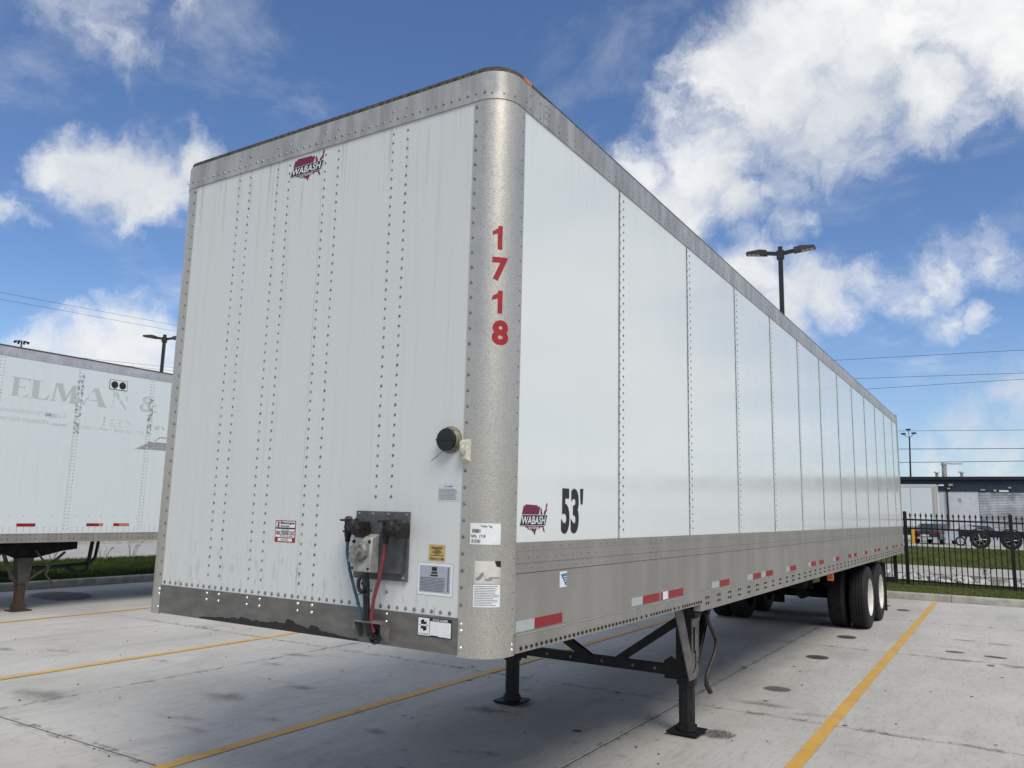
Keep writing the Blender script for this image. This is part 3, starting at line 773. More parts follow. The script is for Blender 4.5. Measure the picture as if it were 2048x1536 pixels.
# ---- landing gear
for near in (True, False):
    xc = -.35 if near else -2.24+.20
    lg = part('landing_leg', MB().box(xc-.066, xc+.066, 3.434, 3.566, .44, 1.11), BLACK, tr)
    m = MB()
    n = 8
    def octa(h): 
        q = h*.42; return [(-q, -h), (q, -h), (h, -q), (h, q), (q, h), (-q, h), (-h, q), (-h, -q)]
    m.prism([(xc+a, 3.5+b) for a, b in octa(.075)], 'z', .385, .455)
    part('leg_collar', m, BLACK, lg)
    part('inner_leg', MB().prism([(xc+a, 3.5+b) for a, b in octa(.060)], 'z', .055, .386), BLACK, lg)
    m = MB(); h = .135
    m.prism([(xc+a, 3.5+b) for a, b in octa(.075)], 'z', .03, .075)
    m.add([(xc-h, 3.5-h, .030), (xc+h, 3.5-h, .030), (xc+h, 3.5+h, .030), (xc-h, 3.5+h, .030), (xc-h*.8, 3.5-h*.8, .004), (xc+h*.8, 3.5-h*.8, .004), (xc+h*.8, 3.5+h*.8, .004), (xc-h*.8, 3.5+h*.8, .004),
           (xc-h*.93, 3.5-h*.93, .033), (xc+h*.93, 3.5-h*.93, .033), (xc+h*.93, 3.5+h*.93, .033), (xc-h*.93, 3.5+h*.93, .033), (xc-h*.7, 3.5-h*.7, .026), (xc+h*.7, 3.5-h*.7, .026), (xc+h*.7, 3.5+h*.7, .026), (xc-h*.7, 3.5+h*.7, .026)],
          [(0,4,5,1),(1,5,6,2),(2,6,7,3),(3,7,4,0),(4,7,6,5),(0,1,9,8),(1,2,10,9),(2,3,11,10),(3,0,8,11),(8,9,13,12),(9,10,14,13),(10,11,15,14),(11,8,12,15),(12,13,14,15)])
    part('foot_pad', m, BLACK, lg)
    if near:
        X0, X1 = xc+.068, xc+.076
        m = MB()
        m.prism([(3.00, 1.10), (3.17, 1.10), (3.42, .62), (3.40, .44), (3.36, .44)], 'x', X0, X1)          # sloping strut of the wing plate
        m.prism([(3.43, 1.10), (3.62, 1.10), (3.60, .80), (3.43, .84)], 'x', X0, X1)
        m.prism([(3.43, .84), (3.60, .80), (3.58, .50), (3.52, .44), (3.40, .44), (3.42, .62)], 'x', X0, X1)
        m.box(xc+.02, X1, 3.575, 3.582, .46, 1.10)
        gp = part('wing_plate', m, GEARG, lg)
        part('plate_slot', MB().prism([(3.455, .85), (3.50, .85), (3.485, .64), (3.46, .64)], 'x', X1-.001, X1+.0025).prism([(3.50, .66), (3.515, .66), (3.515, .54), (3.47, .50), (3.47, .515), (3.50, .55)], 'x', X1-.001, X1+.0025), BLACKD, gp)
        m = MB()
        for y, z in ((3.45, .92), (3.56, .92), (3.45, 1.0), (3.55, .56), (3.44, .50)): m.dome((X1, y, z), (1, 0, 0), .010, .008)
        part('bolt', m, BLACK, gp)
        part('rear_strut', MB().add([(xc+.02, 3.96, 1.10), (xc+.07, 3.96, 1.10), (xc+.07, 4.06, 1.10), (xc+.02, 4.06, 1.10), (xc+.02, 3.57, .50), (xc+.07, 3.57, .50), (xc+.07, 3.57, .60), (xc+.02, 3.57, .60)],
             [(0,1,2,3),(4,7,6,5),(0,4,5,1),(1,5,6,2),(2,6,7,3),(3,7,4,0)]), BLACK, lg)
        part('gearbox', MB().prism([(3.40, .93), (3.52, .93), (3.55, 1.0), (3.52, 1.08), (3.40, 1.08), (3.37, 1.0)], 'x', xc+.06, xc+.12), BLACK, lg)
    else:
        part('strut', MB().box(xc-.03, xc+.03, 3.57, 3.60, .5, 1.1), BLACK, lg)
part('crank_handle', MB().tube([(-.30, 3.36, 1.005), (-.12, 3.25, 1.01), (-.085, 3.24, .99), (-.085, 3.28, .93), (-.085, 3.455, .78), (-.085, 3.465, .74), (-.085, 3.44, .68), (-.085, 3.215, .53), (-.085, 3.205, .50), (-.085, 3.215, .46), (-.085, 3.29, .40)], [.019, .019, .019, .016, .016, .016, .016, .016, .016, .020, .022], 10), plain('worn_crank', (.030, .026, .023), .5, .2, .35, 30), tr)
m = MB().box(-2.0, -.41, 3.475, 3.535, .445, .525)
part('cross_brace', m, BLACK, tr)
part('diagonal_brace', MB().add([(-1.00, 3.48, .525), (-.94, 3.48, .49), (-.94, 3.53, .49), (-1.00, 3.53, .525), (-.43, 3.48, .92), (-.40, 3.48, .86), (-.40, 3.53, .86), (-.43, 3.53, .92)], [(0,1,2,3),(4,7,6,5),(0,4,5,1),(1,5,6,2),(2,6,7,3),(3,7,4,0)]), BLACK, tr)
part('diagonal_brace', MB().add([(-1.22, 3.48, .525), (-1.30, 3.48, .49), (-1.30, 3.53, .49), (-1.22, 3.53, .525), (-1.90, 3.48, .90), (-1.97, 3.48, .86), (-1.97, 3.53, .86), (-1.90, 3.53, .90)], [(0,1,2,3),(4,7,6,5),(0,4,5,1),(1,5,6,2),(2,6,7,3),(3,7,4,0)]), BLACK, tr)
for bx0 in (-.47, -1.93):
    part('brace_plate', MB().prism([(bx0-.06, .42), (bx0+.06, .42), (bx0+.06, .56), (bx0, .60), (bx0-.06, .56)], 'y', 3.462, 3.474), BLACK, tr)
m = MB()
for bx0 in (-.62, -.82, -1.11, -1.42, -1.66): m.dome((bx0, 3.4745, .485), (0, -1, 0), .014, .003, 10)
part('brace_bolt', m, GEARG, tr, kind='stuff')
# ---- running gear
tp = [(-.136, .30), (-.140, .36), (-.138, .42), (-.128, .465), (-.112, .487), (-.104, .494)]
for gx in (-.066, -.022, .022, .066): tp += [(gx-.006, .500), (gx-.005, .488), (gx+.005, .488), (gx+.006, .500)]
tp += [(.104, .494), (.112, .487), (.128, .465), (.138, .42), (.140, .36), (.136, .30), (.10, .285), (-.10, .285)]
def wheel_at(xc, y, outer, tid):
    w = thing('wheel', None, None); w.parent = tr; w.location = (xc+1.295, y, .495); WL[w.name] = Vector((xc, y, .495))
    part('tyre', MB().lathe(tp, (xc, y, .495), 'x', 56, True), RUBBER, w, smooth_deg=32)
    s = 1 if xc > -1.3 else -1
    o = s if outer else -s
    prof = [(.128*o, .298), (.134*o, .290), (.122*o, .280), (.06*o, .272), (-.02*o, .262), (-.045*o, .235), (-.05*o, .15), (-.03*o, .13), (-.028*o, .0)]
    part('rim', MB().lathe(prof, (xc, y, .495), 'x', 40), RIMW if (outer and s > 0) else BLACKD, w, smooth_deg=32)  # inner and far rims coloured black to stand for the shade under the trailer
    if outer:
        m = MB()
        for i in range(10):
            t = 2*math.pi*i/10; m.dome((xc-.048*o, y+.195*math.cos(t), .495+.195*math.sin(t)), (o, 0, 0), .026, .003, 10)
        part('hand_hole', m, BLACKD, w)
        part('hub', MB().frust((xc-.05*o, y, .495), (xc+.06*o, y, .495), .085, .075, 18), BLACK, w)
        m = MB()
        for i in range(10):
            t = 2*math.pi*(i+.5)/10; m.frust((xc-.04*o, y+.142*math.cos(t), .495+.142*math.sin(t)), (xc-.005*o, y+.142*math.cos(t), .495+.142*math.sin(t)), .015, .015, 6)
        part('wheel_nut', m, RIVETD, w, kind='stuff')
for y in (11.33, 12.60):
    for xc, outer in ((-.155, True), (-.48, False), (-TW+.48, False), (-TW+.155, True)): wheel_at(xc, y, outer, 0)
    part('axle', MB().frust((-2.3, y, .495), (-.3, y, .495), .065, .065, 14), BLACKD, tr)
for x in (-.86, -1.73):
    part('slider_rail', MB().box(x-.06, x+.06, 9.4, 15.6, .90, 1.076), BLACKD, tr)
    for y in (10.7, 11.97, 13.25): part('spring_hanger', MB().prism([(y-.15, .9), (y+.15, .9), (y+.08, .62), (y-.08, .62)], 'x', x-.05, x+.05), BLACKD, tr)
    for y in (11.33, 12.6): part('leaf_spring', MB().box(x-.04, x+.04, y-.5, y+.5, .60, .66), BLACKD, tr)
part('air_tank', MB().lathe([(-.45, 0), (-.44, .10), (-.40, .145), (.40, .145), (.44, .10), (.45, 0)], (-1.2, 10.15, .80), 'x', 20), BLACKD, tr)
part('brake_chamber', MB().lathe([(-.10, 0), (-.10, .085), (.10, .085), (.10, 0)], (-1.0, 10.95, .52), 'y', 16), BLACKD, tr)
for q in range(3):
    part('air_line', MB().tube([(-1.5-.1*q, 9.6, .98), (-1.5-.05*q, 9.9, .80-.05*q), (-1.3, 10.3, .74+.03*q), (-1.05, 10.7, .72), (-1.0, 10.9, .60)], .012, 6), BLACK, tr)
for x in (-.36, -TW+.36):
    part('mud_flap', MB().box(x-.30, x+.30, 13.62, 13.632, .07, .95), RUBBER, tr)
ib = part('underride_guard', MB().box(-2.45, -.13, 16.03, 16.13, .435, .535), BLACK, tr)
for x in (-.17, -TW+.17, -1.6, -1.0):
    part('guard_post', MB().prism([(16.06, 1.02), (16.14, 1.02), (16.145, .80), (16.135, .60), (16.125, .44), (16.05, .44), (16.06, .62), (16.07, .82)], 'x', x-.035, x+.035), BLACK, ib)
part('side_lamp', MB().prism([(8.20, 1.056), (8.29, 1.056), (8.28, .96), (8.25, .945), (8.21, .96)], 'x', -.10, -.03), AMBER, tr)
# ---- service connections on the nose
cpz = part('connection_plate', MB().box(-.832, -.489, -.012, .003, 1.417, 1.750).prism([(-.812, 1.455), (-.509, 1.455), (-.500, 1.715), (-.821, 1.715)], 'y', -.034, -.012), PLATE, tr)
m = MB()
for x, z in ((-.815, 1.735), (-.505, 1.735), (-.722, 1.735), (-.621, 1.735), (-.81, 1.432), (-.51, 1.432)): m.dome((x, -.012, z), (0, -1, 0), .008, None, 8)
part('plate_bolt', m, RIVETD, cpz)
jb = part('junction_box', MB().add([(-.782, -.034, 1.450), (-.645, -.034, 1.450), (-.645, -.034, 1.640), (-.782, -.034, 1.640), (-.775, -.098, 1.456), (-.652, -.098, 1.456), (-.652, -.090, 1.622), (-.775, -.090, 1.622)],
     [(0,1,2,3),(4,7,6,5),(0,4,5,1),(1,5,6,2),(2,6,7,3),(3,7,4,0)]), BOXG, cpz)
bv = jb.modifiers.new('bevel', 'BEVEL'); bv.width = .008; bv.segments = 3
m = MB().lathe([(0, .045), (-.018, .043), (-.026, .036), (-.026, 0)], (-.708, -.094, 1.555), 'y', 20)
m.prism([(-.755, 1.505), (-.715, 1.498), (-.690, 1.560), (-.722, 1.592), (-.748, 1.575)], 'y', -.138, -.116)
m.frust((-.70, -.098, 1.59), (-.735, -.126, 1.575), .014, .012, 8)
sk_ = part('socket', m, SOCK, cpz)
setp(sk_, label='weathered grey seven-pin socket with hinged cover')
m = MB()
for x, z in ((-.765, 1.600), (-.662, 1.602), (-.764, 1.472), (-.662, 1.472)): m.dome((x, -.0935, z), (0, -1, 0), .0095, .008, 8)
part('box_screw', m, GLAD, cpz)
for gx in (-.825, -.575):
    m = MB()
    m.frust((gx, -.075, 1.62), (gx, -.075, 1.705), .017, .020, 10)
    m.box(gx-.030, gx+.030, -.105, -.034, 1.697, 1.707); m.frust((gx, -.075, 1.642), (gx, -.075, 1.652), .027, .027, 10)
    m.frust((gx, -.075, 1.668), (gx+.045, -.085, 1.670), .026, .028, 12); m.frust((gx+.042, -.085, 1.670), (gx+.088, -.092, 1.664), .034, .031, 14); m.frust((gx+.085, -.092, 1.664), (gx+.112, -.094, 1.661), .039, .037, 16)
    m.prism([(gx+.112, 1.632), (gx+.124, 1.624), (gx+.132, 1.66), (gx+.124, 1.698), (gx+.112, 1.692)], 'y', -.135, -.052)
    m.frust((gx+.052, -.10, 1.685), (gx+.080, -.126, 1.648), .030, .022, 12); m.dome((gx+.10, -.13, 1.662), (0, -1, 0), .034, .016, 12)
    m.frust((gx, -.075, 1.595), (gx, -.075, 1.625), .012, .015, 8); m.box(gx+.02, gx+.06, -.075, -.032, 1.672, 1.696)
    g_ = part('gladhand', m, GLAD, cpz)
    part('gladhand_cap', MB().frust((gx, -.075, 1.708), (gx, -.075, 1.722), .022, .012, 10), RUST, cpz)
part('blue_air_hose', MB().tube([(-.825, -.075, 1.60), (-.824, -.074, 1.54), (-.805, -.070, 1.46), (-.775, -.062, 1.37), (-.745, -.05, 1.28), (-.728, -.045, 1.235), (-.71, -.035, 1.17)], .0075, 8), BLUEH, cpz)
part('red_air_hose', MB().tube([(-.575, -.075, 1.60), (-.582, -.076, 1.52), (-.610, -.072, 1.42), (-.645, -.062, 1.33), (-.665, -.05, 1.25), (-.668, -.045, 1.22), (-.655, -.035, 1.17)], .0095, 8), REDH, cpz)
cab = part('electric_cable', MB().tube([(-.700, -.07, 1.46), (-.705, -.062, 1.40), (-.703, -.055, 1.32), (-.70, -.05, 1.23), (-.69, -.035, 1.15)], .013, 8).tube([(-.690, -.075, 1.46), (-.684, -.066, 1.40), (-.688, -.055, 1.32), (-.685, -.05, 1.22), (-.67, -.035, 1.15)], .010, 8), BLKPL, cpz)
part('cable_coil', MB().tube([(-.715, -.07, 1.40)]+[(-.715+.024*math.cos(t*.7), -.075, 1.395+.036*math.sin(t*.7)) for t in range(10)], .010, 6).tube([(-.735, -.08, 1.345), (-.71, -.085, 1.352), (-.68, -.07, 1.348), (-.665, -.075, 1.335)], .003, 5), BLKPL, cpz)
m = MB()
m.box(-.770, -.588, -.062, -.0018, 1.214, 1.221)
m.prism([(-.062, 1.214), (-.0018, 1.214), (-.0018, 1.135), (-.010, 1.135), (-.062, 1.178)], 'x', -.770, -.765)
m.prism([(-.062, 1.214), (-.0018, 1.214), (-.0018, 1.118), (-.010, 1.118), (-.062, 1.165)], 'x', -.593, -.588)
br = part('cable_bracket', m, GEARG, tr)
part('grommet', MB().lathe([(0, .030), (-.008, .036), (-.014, .030), (-.012, .024), (0, .022)], (-.675, -.002, 1.142), 'y', 18), BLKPL, br)
part('cable_tail', MB().tube([(-.70, -.035, 1.20), (-.70, -.03, 1.16), (-.68, -.015, 1.14), (-.66, .0, 1.14)], .012, 7).tube([(-.67, -.035, 1.20), (-.665, -.03, 1.165), (-.655, -.012, 1.145)], .010, 7), BLKPL, br)
# ---- vent and marker lamp
m = MB().lathe([(.002, .066), (-.008, .066), (-.010, .061), (-.014, .058), (-.026, .057), (-.030, .053), (-.030, .0)], (-.262, .0034, 2.098), 'y', 40)
for i in range(6):
    t = 2*math.pi*(i+.3)/6; m.dome((-.262+.0615*math.cos(t), -.0045, 2.098+.0615*math.sin(t)), (0, -1, 0), .004)
vt = part('vent_ring', m, plain('dirty_cream_ring', (.20, .19, .14), .5, .2, .45, 45), tr, smooth_deg=35)
part('vent_cover', MB().lathe([(0, .056), (-.008, .056), (-.014, .053), (-.016, .0)], (-.264, -.026, 2.097), 'y', 40).box(-.320, -.208, -.0450, -.041, 2.094, 2.099), BLKPL, vt, smooth_deg=35)
part('loose_wire', MB().tube([(-.29, -.02, 2.045), (-.32, -.025, 2.02), (-.352, -.03, 1.995)], .0015, 5), BLKPL, vt)
ml = part('side_marker', MB().add([(-.190, 0, 1.992), (-.140, 0, 1.992), (-.140, 0, 2.098), (-.190, 0, 2.098), (-.185, -.030, 2.004), (-.147, -.030, 2.004), (-.147, -.030, 2.086), (-.185, -.030, 2.086)], [(0,1,2,3),(4,7,6,5),(0,4,5,1),(1,5,6,2),(2,6,7,3),(3,7,4,0)]), CREAM, tr)
m = MB(); nn = 10
m.lathe([(.030*math.cos(math.pi*i/8)*-1, .017*math.sin(math.pi*i/8)+.0001) for i in range(9)], (-.167, -.031, 2.045), 'z', 14)
part('lamp_lens', m, LENS, ml)
# ---- printed marks on the trailer
USA = [(.08,.80),(.10,.90),(.14,.84),(.17,.92),(.62,.90),(.64,.84),(.70,.88),(.72,.80),(.68,.62),(.71,.52),(.75,.60),(.74,.80),(.77,.84),(.80,.72),(.82,.62),(.80,.56),(.86,.60),(.90,.72),(.95,.78),(.97,.96),(1.0,1.0),(1.02,.92),(.99,.82),(1.0,.74),(.96,.68),(.94,.60),(.93,.50),(.90,.38),(.86,.30),(.87,.22),(.91,.10),(.92,.03),(.89,.03),(.86,.10),(.83,.20),(.79,.19),(.73,.20),(.72,.14),(.66,.16),(.60,.14),(.56,.04),(.54,-.06),(.52,-.05),(.48,.06),(.44,.05),(.40,.12),(.30,.12),(.24,.18),(.14,.22),(.07,.34),(.03,.50),(.05,.66)]
def earclip_fill(pts):
    bm = bmesh.new(); vs = [bm.verts.new((x, y, 0)) for x, y in pts]
    f = bm.faces.new(vs); bmesh.ops.triangulate(bm, faces=[f]); bm.verts.index_update()
    r = ([(v.co.x, v.co.y) for v in bm.verts], [tuple(v.index for v in ff.verts) for ff in bm.faces]); bm.free(); return r
def emblem(mp0, u0, v0, w, h, parent, name):
    T = lambda p: (u0+p[0]*w, v0+p[1]*h)
    vs, fs = earclip_fill(USA)
    base = part(name, lay([([T(p) for p in vs], fs)], mp0(.0005)), MAROON, parent, recalc=False)
    q = lambda pts: poly([T(p) for p in pts])
    part('emblem_border', lay([q([(-.045, .235), (.935, .235), (1.025, .595), (.045, .595)])], mp0(.0011)), WHITEP, base, recalc=False)
    part('emblem_band', lay([q([(-.035, .25), (.925, .25), (1.01, .58), (.05, .58)])], mp0(.0017)), INK, base, recalc=False)
    g = fit(glyphs('WABASH', .016, .22, 1.02), .035, .935, .285, .545)
    part('lettering', lay([([T(p) for p in g[0]], g[1])], mp0(.0023)), WHITEP, base, recalc=False)
    g = fit(glyphs('NATIONAL', .01, .22), .27, .70, .135, .215)
    part('lettering', lay([([T(p) for p in g[0]], g[1])], mp0(.0017)), WHITEP, base, recalc=False)
FM = lambda d: front(d-.0035+.0012)
emblem(FM, -1.512, 3.665, .262, .155, tr, 'map_emblem')
SM = lambda d: side(d-.0035+.0012)
emblem(SM, .240, 1.661, .255, .152, tr, 'map_emblem')
g = fit(glyphs('5', .042), .648, .742, 1.654, 1.892); g3_ = fit(glyphs('3', .042), .757, .850, 1.654, 1.894); ap = poly([(.862, 1.894), (.902, 1.898), (.896, 1.812), (.872, 1.810)])
part('length_mark', lay([g, g3_, ap], SM(.0008)), INK, tr, recalc=False)
for ch, v0, v1, u0, u1 in (('1', 3.033, 3.154, .122, .172), ('7', 2.873, 2.994, .124, .205), ('1', 2.711, 2.825, .128, .180), ('8', 2.555, 2.678, .131, .217)):
    if ch == '1': gl = poly([(u0, v1-.030), (u0+.026, v1-.014), (u0+.030, v1), (u1, v1), (u1, v0), (u1-.024, v0), (u1-.024, v1-.040), (u0, v1-.048)]); 
    else: gl = fit(glyphs(ch, .045), u0, u1, v0, v1)
    if ch == '1': gl = earclip_fill(gl[0])
    part('number', lay([gl], onpost(.0012), CUTS), REDN, tr, recalc=False)
# labels on the post
tag = sheet(onpost(.0014), .055, .202, 1.611, 1.708, WHITEP, 'trailer_tag', tr, CUTS)
g1_ = fit(glyphs('Trailer Tag', .01), .105, .158, 1.686, 1.700); g2_ = fit(glyphs('NFIL  1718', .02), .060, .128, 1.642, 1.655)
part('tag_print', lay([g1_, g2_]+bars(.066, .108, 1.664, 1.681, 11)+bars(.064, .106, 1.617, 1.634, 11), onpost(.0022), CUTS), INK, tag, recalc=False)
pl = sheet(onpost(.0014), .082, .207, 1.434, 1.537, plain('peeled_label', (.52, .51, .47), .5, .0, .22, 14), 'peeled_label', tr, CUTS)
part('label_print', lay([poly([(.175, 1.537), (.207, 1.537), (.207, 1.508), (.185, 1.512)])], onpost(.0020), CUTS), INK, pl, recalc=False)
part('label_print', lay([poly([(.088, 1.448), (.110, 1.452), (.128, 1.480), (.118, 1.487), (.10, 1.466), (.088, 1.460)]), rect(.130, .165, 1.449, 1.456), rect(.15, .2, 1.458, 1.464)], onpost(.0020), CUTS), plain('grey_blot', (.24, .24, .23), .5), pl, recalc=False)
cl = sheet(onpost(.0014), .079, .206, 1.330, 1.430, WHITEP, 'certificate_label', tr, CUTS)
part('label_print', lay(lines(.084, .202, 1.335, 1.426, 12, .0028, .3), onpost(.0020), CUTS), GREYI, cl, recalc=False)
# labels on the front wall
FW = lambda d: front(d-.0035)
sl_ = sheet(FW(.0010), -1.441, -1.282, 1.569, 1.686, REDN, 'dealer_label', tr)
part('label_field', lay([rect(-1.435, -1.288, 1.648, 1.681), rect(-1.436, -1.288, 1.628, 1.640), rect(-1.436, -1.288, 1.612, 1.625), rect(-1.436, -1.288, 1.596, 1.609), rect(-1.415, -1.305, 1.574, 1.591)], FW(.0018)), WHITEP, sl_, recalc=False)
part('label_print', lay([fit(glyphs('Stoops', .04), -1.402, -1.292, 1.663, 1.680), fit(glyphs('TRAILERS', .03), -1.402, -1.330, 1.651, 1.660), rect(-1.436, -1.288, 1.6405, 1.6475), rect(-1.436, -1.288, 1.6255, 1.628)], FW(.0026)), INK, sl_, recalc=False)
part('label_print', lay([poly([(-1.425, 1.654), (-1.411, 1.654), (-1.409, 1.675), (-1.420, 1.675)]), rect(-1.428, -1.406, 1.674, 1.678), rect(-1.428, -1.406, 1.651, 1.655)], FW(.0026)), REDN, sl_, recalc=False)
part('handwriting', lay([fit(glyphs('73120', .0, .3), -1.395, -1.335, 1.629, 1.638), fit(glyphs('2002  WABASH  53X', .03, .2), -1.432, -1.292, 1.613, 1.6235), fit(glyphs('x x x xx', .02), -1.40, -1.30, 1.600, 1.606), fit(glyphs('16792', .0, .3), -1.395, -1.335, 1.5765, 1.589)], FW(.0026)), INK, sl_, recalc=False)
wl = sheet(FW(.0010), -.327, -.197, 1.806, 1.886, FADEP, 'warning_label', tr)
part('label_print', lay([poly([(-.287, 1.872), (-.277, 1.872), (-.282, 1.881)]), fit(glyphs('WARNING', .02), -.275, -.238, 1.872, 1.880)] + lines(-.322, -.202, 1.812, 1.866, 9, .0022, .2), FW(.0018)), GREYI, wl, recalc=False)
gl_ = sheet(FW(.0010), -.368, -.272, 1.524, 1.600, BRASS, 'gold_label', tr)
part('label_print', lay([rect(-.355, -.285, 1.586, 1.589), rect(-.35, -.29, 1.580, 1.583), rect(-.335, -.305, 1.574, 1.577), rect(-.345, -.295, 1.568, 1.571), rect(-.348, -.29, 1.562, 1.565), rect(-.335, -.305, 1.556, 1.559), rect(-.356, -.284, 1.549, 1.552)] + bars(-.364, -.277, 1.529, 1.540, 14), FW(.0018)), INK, gl_, recalc=False)
rg = sheet(FW(.0010), -.430, -.222, 1.364, 1.514, INK, 'registration_plate', tr)
part('label_field', lay([rect(-.429, -.223, 1.365, 1.513)], FW(.0015)), WHITEP, rg, recalc=False)
part('label_field', lay([rect(-.418, -.236, 1.378, 1.501)], FW(.0021)), GREYP, rg, recalc=False)
part('label_print', lay([rect(-.345, -.315, 1.478, 1.496), rect(-.348, -.312, 1.465, 1.474), rect(-.352, -.308, 1.453, 1.460)] + lines(-.414, -.262, 1.382, 1.448, 10, .0020, .08) + [rect(-.252, -.244, 1.388+i*.0092, 1.393+i*.0092) for i in range(12)], FW(.0027)), INK, rg, recalc=False)
stl = sheet(front(.0024), -.414, -.214, 1.176, 1.262, INK, 'stock_label', tr)
jag = [(-.342, 1.180)] + [(-.342+i*.0127, 1.179+random.uniform(0, .006)) for i in range(1, 10)] + [(-.219, 1.180), (-.219, 1.247), (-.342, 1.247)]
part('label_field', lay([rect(-.411, -.345, 1.180, 1.259), earclip_fill(jag)], front(.0030)), WHITEP, stl, recalc=False)
star = []
for i in range(16):
    r = .027 if i % 2 == 0 else .016; t = 2*math.pi*i/16; star.append((-.378+r*math.cos(t), 1.226+r*math.sin(t)))
part('label_print', lay([earclip_fill(star), fit(glyphs('(317) 555-0811', .01), -.408, -.349, 1.184, 1.191)][:1], front(.0036)), INK, stl, recalc=False)
part('label_print', lay([rect(-.398, -.358, 1.223, 1.230)], front(.0042)), WHITEP, stl, recalc=False)
part('label_print', lay([fit(glyphs('STOCK NUMBER', .02), -.325, -.236, 1.2495, 1.2590)], front(.0042)), WHITEP, stl, recalc=False)
part('label_print', lay(bars(-.407, -.350, 1.184, 1.190, 13), front(.0036)), INK, stl, recalc=False)
bs = sheet(side(.0010), .635, .715, 1.381, 1.461, WHITEP, 'skirt_sticker', tr)
part('label_print', lay([poly([(.648, 1.447), (.712, 1.451), (.712, 1.388), (.698, 1.388)])], side(.0018)), BLUEP, bs, recalc=False)
part('label_print', lay([rect(.675, .710, 1.432, 1.436), rect(.680, .710, 1.420, 1.424), rect(.685, .708, 1.408, 1.412)], side(.0024)), WHITEP, bs, recalc=False)

# ================================================================== TRAILER WITH FADED LETTERING
LX = -11.1
t2 = thing('semi_trailer', 'old white box trailer with faded ghost lettering beyond the yellow lines', 'trailer', (LX-1.295, .3, 0))
S2 = [.45, 1.625, 2.88, 4.135, 5.445, 6.72, 7.98, 9.24, 10.5, 11.76, 13.02, 14.28, 15.5, 16.4]
def s2(d): return side(d, LX)
for i in range(len(S2)-1):
    p = part('side_panel', MB().box(LX-.03, LX-.002, S2[i]+.002, S2[i+1]-.002, 1.228, 3.962), OLDW, t2)
    m = MB()
    for dy in (.022, .078):
        z = 3.93
        while z > 1.25: m.dome((LX-.002, S2[i]+dy, z), (1, 0, 0), .0085); z -= .056
    if 1 < i < 6:
        y = S2[i]+.14
        while y < S2[i+1]-.03:
            for z in (1.318, 1.288, 1.258): m.dome((LX-.002, y, z), (1, 0, 0), .007)
            y += .102
        y = S2[i]+.2
        while y < S2[i+1]-.03: m.dome((LX-.002, y, 1.497), (1, 0, 0), .0075); y += .215
    part('rivet_rows', m, RIVET, p, kind='stuff')
    part('side_panel', MB().box(LX-TW, LX-TW+.03, S2[i]+.002, S2[i+1]-.002, 1.228, 3.962), OLDW, t2)
rl = part('top_rail', MB().box(LX-.03, LX+.004, .45, 16.4, 3.963, 4.108), plain('pale_rail', (.46, .46, .50), .45, .3, .12, 4), t2)
m = MB(); y = 1.6
while y < 8.5:
    m.dome((LX+.004, y, 3.985), (1, 0, 0), .0065); m.dome((LX+.004, y, 4.012), (1, 0, 0), .0065); y += .108
part('rivet_rows', m, RIVET, rl, kind='stuff')
part('roof', MB().box(LX-TW-.005, LX+.008, .3, 16.5, 4.1085, 4.13), DARKCAP, t2)
b2 = part('bottom_rail', MB().box(LX-.05, LX+.012, .45, 16.4, 1.085, 1.19).box(LX-.05, LX+.004, .45, 16.4, 1.1905, 1.2275), LOWR, t2)
m = MB(); y = 2.0
while y < 9:
    for dy in (0, .075): m.dome((LX+.012, y+dy, 1.145), (1, 0, 0), .014, .01, 8); m.dome((LX+.004, y+dy, 1.208), (1, 0, 0), .011, .008, 6)
    y += .205
part('bolt_row', m, RIVETD, b2, kind='stuff')
part('front_wall', MB().box(LX-TW, LX, .3, .45, 1.085, 4.108), OLDW, t2)
part('rear_wall', MB().box(LX-TW, LX, 16.4, 16.5, 1.085, 4.108), OLDW, t2)
part('far_rail', MB().box(LX-TW, LX-TW+.05, .45, 16.4, 1.085, 1.227), LOWR, t2)
part('floor', MB().box(LX-TW+.06, LX-.06, .46, 16.39, 1.13, 1.2), BLACKD, t2)
for a, b, mt in ((3.419, 3.704, REDT), (4.528, 4.74, REDT), (4.741, 4.818, TAPEP), (5.0, 5.105, REDT), (5.106, 5.291, TAPEP), (1.9, 2.2, REDT)):
    part('reflective_tape', MB().box(LX-.004, LX, a, b, 1.334, 1.384), mt, t2)
